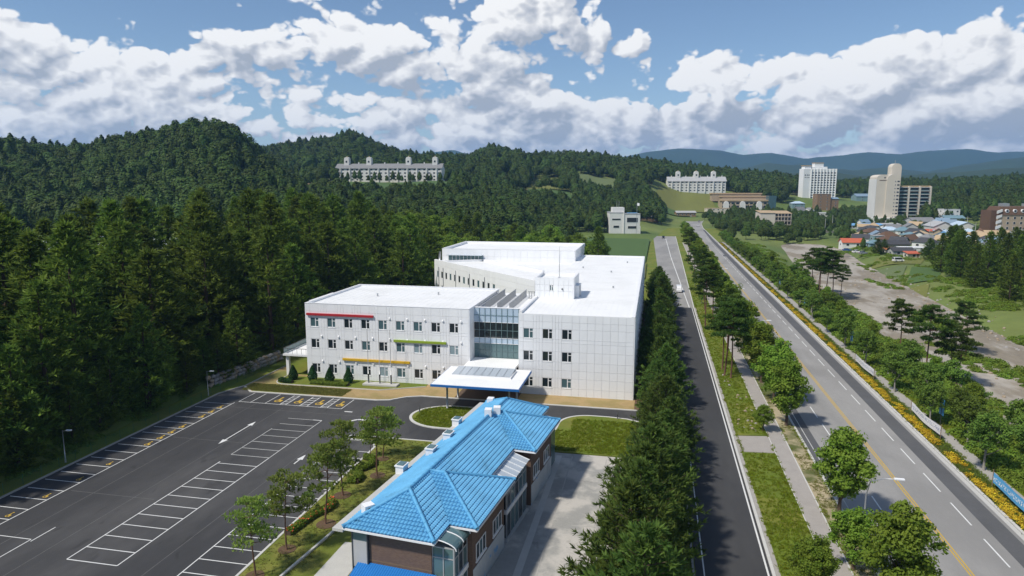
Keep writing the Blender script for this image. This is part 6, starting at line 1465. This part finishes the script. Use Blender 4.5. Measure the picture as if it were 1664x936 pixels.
# street trees beyond the main road
Y_ = 62.; k = 0
while Y_ < 440:
    plant_tree('street_tree', STREET[k % 3], 40.6+random.uniform(-.15, .2) if k % 2 else 42.6, Y_, .05, random.random()*6.28, random.uniform(.95, 1.25), 'pale stemmed street tree beside the riverside footpath', 'tree', 'street trees along the riverside footpath'); Y_ += random.uniform(6.5, 10.5); k += 1
def bank_z(x, y): return hz(x, y)
for i in range(34):
    x = random.uniform(44.5, 53); y = random.uniform(70, 330)
    plant_tree('bank_tree', (STREET if i % 3 else ROAD)[i % 3], x, y, max(bank_z(x, y), -3), random.random()*6.28, random.uniform(.85, 1.25) if i % 3 else random.uniform(.6, .8), 'dark bushy tree on the overgrown river bank', 'tree', 'trees on the river bank')
TP = [(1463, 592, 1.0), (1507, 603, 1.12), (1545, 606, .95), (1556, 612, .9), (1572, 560, 1.05), (1330, 478, 1.2), (1341, 474, 1.1), (1352, 478, 1.25), (1330, 466, 1.0), (1318, 470, 1.1), (1366, 470, .9)]
for i, (u, v, s) in enumerate(TP):
    x, y = G(u, v, -1.0); plant_tree('red_pine', TPINE[i % 3], x, y, min(0, hz(x, y)), i*1.7, s*1.05, 'tall pine with layered crown rising from the river bank', 'tree', 'tall pines on the river bank')
# conifers beyond the river
for i in range(40):
    u = random.uniform(1530, 1720); d = random.uniform(175, 300); x, y = at(u, d)
    if x < 106: x = 106 + random.random()*12
    plant_tree('conifer_tree', TALL[i % 4], x, y, hz(x, y), random.random()*6.28, random.uniform(.58, .78), 'dark spreading conifer in the grove across the river', 'tree', 'conifers across the river')
for i, (u, d, s) in enumerate(((1428, 345, .4), (1438, 350, .36), (1512, 320, .5), (1560, 330, .6), (1585, 335, .55), (1650, 345, .45))):
    x, y = at(u, d); plant_tree('conifer_tree', ROW[i % 4], x, y, hz(x, y), i, s*2.0, 'dark conifer standing before the town houses', 'tree', 'conifers by the town')
# the wood on the left: the individuals that show, nearest first
cand = []; tries = 0
WR = random.Random(5)
def in_gap(x, y):
    s, d = w2view(x, y); u = 832+F_PX*s/max(d, 1); return 235 < u < 430 and d > 118 and (int(x*3.1+y*1.7) % 5) > 0
def ok_wood(x, y):
    s, d = w2view(x, y); u = 832+F_PX*s/max(d, 1)
    if not (-140 < u < 985) or y < 30: return False
    if x < -74.9 and y < 178: return x > -128 and not (in_gap(x, y))
    if -128 < x < -70 and 112 < y <= 178 and x < -77: return True
    if 178 <= y < 240: return -125 < x < -67
    if 222 <= y < 300: return -125 < x < 2 and not (x > -40 and y > 262)
    return False
for _ in range(60000):
    x = WR.uniform(-128, 4); y = WR.uniform(30, 300)
    if ok_wood(x, y) and clear_of(x, y, cand, 8.3): cand.append((x, y))
    if len(cand) > 560: break
cand.sort(key=lambda p: p[0]**2+p[1]**2)
def vis_rank(p):
    s, d = w2view(*p); return d + max(0, (-s - 62)*1.2 if d < 170 else 0)
cand.sort(key=vis_rank)
for i, (x, y) in enumerate(cand[:285]):
    edge = x > -80 and y < 120
    sc = WR.uniform(.80, 1.08)*(.62 if edge else 1.0)*(.80 if y > 222 else 1.0)
    if y > 215 and WR.random() < .5:
        plant_tree('broadleaf_tree', ROAD[i % 3], x, y, hz(x, y)-.2, WR.random()*6.28, WR.uniform(1.7, 2.3), 'full broadleaf tree in the wood behind the school', 'tree', 'broadleaf trees behind the school'); continue
    plant_tree('conifer_tree', TALL[i % 4], x, y, hz(x, y)-.2, WR.random()*6.28, sc, 'tall dark conifer in the wood beside the parking lot and school', 'tree', 'conifers of the wood', WR.uniform(.92, 1.1), WR.uniform(1.08, 1.32))
for i in range(26):
    y = 36+i*2.9+WR.uniform(-.8, .8); x = -76.3+WR.uniform(-1.6, 1.0)
    plant_tree('conifer_tree', TALL[i % 4], x, y, hz(x, y)-.2, WR.random()*6.28, WR.uniform(.30, .46), 'young dark conifer on the bank above the parking fence', 'tree', 'young conifers on the bank', WR.uniform(.9, 1.1))
rest = cand[285:]
# floor of the wood, earth and litter
fx, fy = np.meshgrid(np.linspace(-132, -73.4, 40), np.linspace(20, 215, 90), indexing='ij'); fzz = height(fx, fy)+.10; ids = np.arange(fx.size).reshape(fx.shape)
tag(link('forest_floor', np_mesh('forest_floor', np.stack([fx, fy, fzz], -1).reshape(-1, 3), np.stack([ids[:-1, :-1], ids[1:, :-1], ids[1:, 1:], ids[:-1, 1:]], -1).reshape(-1, 4), mat('forest_litter', (.10, .066, .042), .95, .3, .4, .6, 3, col2=(.07, .085, .025), thr=(.50, .62), s2=.18), True)), kind='structure')
# forest masses on hills and in the back of the wood
fp, fk, fs, fr = [], [], [], []
def add_far(x, y, z, k, s): fp.append((x, y, z)); fk.append(k); fs.append(s); fr.append(FRN.random()*6.28)
FRN = random.Random(9)
def inpoly(s, d, P):
    c = False; j = len(P)-1
    for i in range(len(P)):
        if (P[i][1] > d) != (P[j][1] > d) and s < (P[j][0]-P[i][0])*(d-P[i][1])/(P[j][1]-P[i][1])+P[i][0]: c = not c
        j = i
    return c
NO = FIELDS + [[(-205, 700), (-35, 690), (-35, 735), (-190, 745)], [(180, 800), (270, 800), (275, 870), (175, 870)], [(-215, 250), (-85, 250), (-85, 345), (-215, 345)],
     [(150, 735), (330, 735), (330, 800), (150, 800)], [(95, 440), (165, 440), (170, 500), (95, 500)], [(235, 985), (300, 985), (300, 1080), (235, 1080)], [uv(1290, 1000), uv(1362, 1000), uv(1362, 1090), uv(1290, 1090)]]
def add_band(d0, d1, u0, u1, sp, test, sc=(.85, 1.25), conif=.45):
    n = int((d1-d0)*(u1-u0)/F_PX*(d0+d1)/2/(sp*sp)); 
    for _ in range(n):
        d = math.sqrt(FRN.uniform(d0*d0, d1*d1)); u = FRN.uniform(u0, u1); s = (u-832)/F_PX*d
        if any(inpoly(s, d, P) for P in NO) or not test(u, d, s): continue
        x, y = view2w(s, d); k = FRN.choice((2, 3)) if FRN.random() < conif else FRN.choice((0, 1, 4)); add_far(x, y, 0, k, FRN.uniform(*sc))
add_band(345, 760, -260, 560, 6.6, lambda u, d, s: True, (.95, 1.5), .3)
add_band(300, 560, 560, 985, 6.6, lambda u, d, s: not (930 < u < 1060 and d < 470) and not (d > 430 and 500 < u < 735 and d > 555), (.8, 1.25), .35)
add_band(560, 800, 735, 1075, 7.0, lambda u, d, s: True, (.85, 1.3), .4); add_band(790, 1200, 380, 1330, 9.0, lambda u, d, s: not (1060 < u < 1170 and d < 860) and not (1275 < u and d < 870), (1.15, 1.8), .25)
add_band(760, 900, 300, 740, 7.5, lambda u, d, s: True, (.9, 1.3), .4); add_band(900, 1250, 1330, 1800, 8.5, lambda u, d, s: not (u < 1368 and d < 870), (.9, 1.5), .4); add_band(560, 840, 1500, 1800, 6.5, lambda u, d, s: True, (.85, 1.3), .5)
add_band(430, 560, 1180, 1340, 7.5, lambda u, d, s: not inpoly(s, d, [uv(1225, 505), uv(1290, 505), uv(1290, 560), uv(1225, 560)]) and s > 50+0.2*d+20, (.45, .8), .3)
add_band(600, 760, 1180, 1420, 11, lambda u, d, s: not (1280 < u < 1365), (.6, .9), .4); add_band(1250, 1700, 1000, 1800, 13, lambda u, d, s: True, (1.1, 1.6), .4)
add_band(560, 660, 1380, 1500, 14, lambda u, d, s: d > 655 or d < 600, (.5, .8), .5)
TOWN = [(o.location.x, o.location.y) for o in scn.objects if o.parent is None and o.get('category') in ('house', 'shed', 'shop', 'hall', 'warehouse', 'stall', 'building', 'restaurant', 'van', 'car')]
def town_free(u, d, s):
    x, y = view2w(s, d)
    return all((x-a)**2+(y-b)**2 > 95 for a, b in TOWN) and x > 46 and not (abs(x-float(river_c(y))) < 22 and y < 500)
add_band(330, 640, 1290, 1720, 10.5, town_free, (.28, .55), .35); add_band(560, 760, 1190, 1400, 10, town_free, (.4, .75), .4); add_band(640, 790, 1060, 1200, 11, town_free, (.35, .7), .3)
add_band(430, 640, 1150, 1245, 6.5, town_free, (.5, .85), .25)
# poplars and garden trees before the hillside apartments
for i in range(26):
    s = -190 + i*6.1 + FRN.uniform(-2, 2); x, y = view2w(s, 704 + FRN.uniform(-4, 3)); add_far(x, y, 0, FRN.choice((2, 3, 3)), FRN.uniform(.55, .9))
P_ = np.array(fp); P_[:, 2] = height(P_[:, 0], P_[:, 1]) - .4
scatter('forest', P_, FAR, 'mixed green forest covering the hills behind the school and town', 'forest', fk, fs, fr)
if rest:
    pr = np.array([(x, y, hz(x, y)-.2) for x, y in rest]); TJ = []
    scatter('forest', pr, [t[1] for t in TALL], 'back of the conifer wood beyond the front trees', 'forest', [i % 4 for i in range(len(pr))], [FRN.uniform(.8, 1.05) for _ in pr], [FRN.random()*6.28 for _ in pr])
# undergrowth, verge grass and flowers
BUSH = [bush_mesh('bush%d' % i, 1.0+.2*i, .9, 200+i, 'l_bush', 300, .20) for i in range(3)]
BUSHD = [bush_mesh('dark_bush%d' % i, 1.0+.2*i, 1.0, 220+i, 'l_dark', 300, .20) for i in range(3)]
def tuft_mesh(name, seed, m, n=14, h=.28, r=.22):
    g = np.random.default_rng(seed); P = np.stack([g.normal(size=n)*r*.6, g.normal(size=n)*r*.6, np.full(n, .0)], 1); D = unit(np.stack([g.normal(size=n)*.5, g.normal(size=n)*.5, np.full(n, 1.)], 1))
    v, f, t = blades(P, D, h, .03, 1, .2, g); return np_mesh(name, v, f, M[m], tone=t)
TUFT = [tuft_mesh('tuft%d' % i, 300+i, 'l_grass', 16, .26+.05*i) for i in range(3)]
def flower_mesh(seed):
    g = np.random.default_rng(seed); n = 26; P = np.stack([g.normal(size=n)*.2, g.normal(size=n)*.2, .15+.2*g.random(n)], 1); v, f, t = quads(P, unit(g.normal(size=(n, 3))*.4+np.array([0, 0, 1.])), .13, g, 1.1)
    return np_mesh('flower', v, f, M['flower_y'], tone=t)
FLW = [flower_mesh(400+i) for i in range(3)]; FLG = [tuft_mesh('flower_leaf%d' % i, 410+i, 'flower_g', 18, .32, .3) for i in range(2)]
def area_pts(n, fx, fy, zf, keep=None):
    out = []
    for _ in range(n):
        x, y = FRN.uniform(*fx), FRN.uniform(*fy)
        if keep is None or keep(x, y): out.append((x, y, zf(x, y)))
    return out
def put_stuff(name, pts, protos, lab, cat, sc): scatter(name, pts, protos, lab, cat, [FRN.randrange(len(protos)) for _ in pts], [FRN.uniform(*sc) for _ in pts], [FRN.random()*6.28 for _ in pts])
pts = area_pts(5200, (42.2, 55.0), (48, 430), lambda x, y: -.12 if x < 51.3 else max(hz(x, y), -3.2)-.1, lambda x, y: fbm(np.array(x/9.), np.array(y/9.)) > -.28)
pts += area_pts(2600, (53, 61), (60, 420), lambda x, y: max(hz(x, y), -3.2)-.25, lambda x, y: fbm(np.array(x/6.+9), np.array(y/8.)) > -.05)
pts += area_pts(3400, (93, 140), (90, 420), lambda x, y: max(hz(x, y), -3.3)-.1, lambda x, y: fbm(np.array(x/9.), np.array(y/14.)) > .02)
def isl_keep(x, y): return abs(x-float(river_c(y))) < 20 and fbm(np.array(x/11.+3), np.array(y/26.)) > .40
pts += area_pts(5200, (58, 96), (90, 420), lambda x, y: max(hz(x, y), -3.15)-.1, isl_keep)
put_stuff('undergrowth', pts, BUSH, 'tangled green undergrowth covering the river banks', 'undergrowth', (.5, 1.35))
pts = area_pts(1500, (-84, -73.6), (30, 118), lambda x, y: hz(x, y)-.05, lambda x, y: fbm(np.array(x/5.), np.array(y/5.)) > -.12)
put_stuff('undergrowth', pts, BUSHD, 'dark ferny undergrowth on the bank at the edge of the wood', 'undergrowth', (.35, 1.0))
def far_keep(x, y): return FRN.random() < min(1, (70/max(y, 50))**1.2)
pts = area_pts(9000, (12.15, 16.3), (46, 260), lambda x, y: .05, lambda x, y: not (89.8 < y < 97.2) and far_keep(x, y))
pts += area_pts(2500, (-13, -1.4), (85.3, 99), lambda x, y: .11, lambda x, y: y < 98 and (x > -11 or y < 93)); pts += area_pts(2200, (-34.5, -20.5), (90.8, 99.6), lambda x, y: .11, lambda x, y: ((x+29.6)/5.6)**2+((y-95.2)/4.6)**2 < 1 or x > -29.6)
pts += area_pts(3000, (41.9, 44), (50, 200), lambda x, y: -.03)
for xe in (12.15, 16.3, 20.55, 18.65, 41.85, 39.9): pts += area_pts(900, (xe-.22, xe+.22), (46, 210), lambda x, y: .03, lambda x, y: far_keep(x, y) and fbm(np.array(x/2.), np.array(y/2.5)) > -.12)
put_stuff('grass', pts, TUFT, 'short green grass of the lawns and verges', 'grass', (.5, .95))
pts = area_pts(2200, (-35.5, -25), (44, 84.6), lambda x, y: .09, lambda x, y: x < (-30.4 if y < 62 else -26.5+(y-50)*.1)); pts += area_pts(5000, (-68.5, -50), (101.2, 105), lambda x, y: .08); pts += area_pts(2500, (18.8, 20.4), (50, 200), lambda x, y: .05, lambda x, y: fbm(np.array(x/3.), np.array(y/6.)) > .0)
m_dry = leaf_mat('grass_blade_dry', (.17, .19, .04), (.26, .24, .08), .3); TUFD = [tuft_mesh('tuft_dry%d' % i, 320+i, 'l_grass', 12, .16) for i in range(2)]
for t in TUFD: t.materials[0] = m_dry
put_stuff('grass', pts, TUFD, 'dry mown grass of the lawn beside the house', 'grass', (.5, 1.0))
fk_ = lambda x, y: far_keep(x, y*.6) and fbm(np.array(x/1.0+5), np.array(y/3.)) > -.10
put_stuff('flower_bed_plants', area_pts(5200, (37.8, 38.95), (46, 420), lambda x, y: .06, fk_), FLW, 'yellow marigold flowers filling the kerbside bed', 'flowers', (.7, 1.25))
put_stuff('flower_bed_plants', area_pts(9000, (37.7, 39.75), (46, 420), lambda x, y: .04, lambda x, y: far_keep(x, y*.6)), FLG, 'green foliage between the yellow kerbside flowers', 'flowers', (.7, 1.3))
# stones along the river
ROCKB = ROCKS[:4]
pts = []
for _ in range(380):
    y = FRN.uniform(70, 330); sd = FRN.choice((-1, 1, 1)); x = float(river_c(y)) + sd*FRN.gauss(15.5, 3); pts.append((x, y, max(hz(x, y), -3.1)))
for _ in range(160):
    y = FRN.uniform(60, 330); x = float(river_c(y)) + FRN.uniform(-14, 14); pts.append((x, y, -3.1))
put_stuff('verge_rubble', area_pts(70, (12.8, 15.8), (98, 128), lambda x, y: .06, lambda x, y: fbm(np.array(x/3.), np.array(y/3.)) > .05), ROCKB, 'pale rubble lying in the verge grass', 'stones', (.15, .6))
put_stuff('river_stones', pts, ROCKB, 'scattered pale boulders and cobbles in the dry riverbed', 'stones', (.25, .95))

# ------------------------------------------------------------------ air
hz_b = MB().box(-9500, -9500, -40, 9500, 9500, 520).build('haze', None); hm = bpy.data.materials.new('haze'); hm.use_nodes = True; hn = hm.node_tree; hn.nodes.clear()
pv = hn.nodes.new('ShaderNodeVolumePrincipled'); ho = hn.nodes.new('ShaderNodeOutputMaterial'); hn.links.new(pv.outputs[0], ho.inputs['Volume']); pv.inputs['Density'].default_value = 8.5e-5; pv.inputs['Color'].default_value = (.28, .54, 1.0, 1); pv.inputs['Anisotropy'].default_value = .1
hz_b.data.materials.append(hm); tag(hz_b, 'thin blue summer haze filling the valley air', 'haze', kind='stuff')
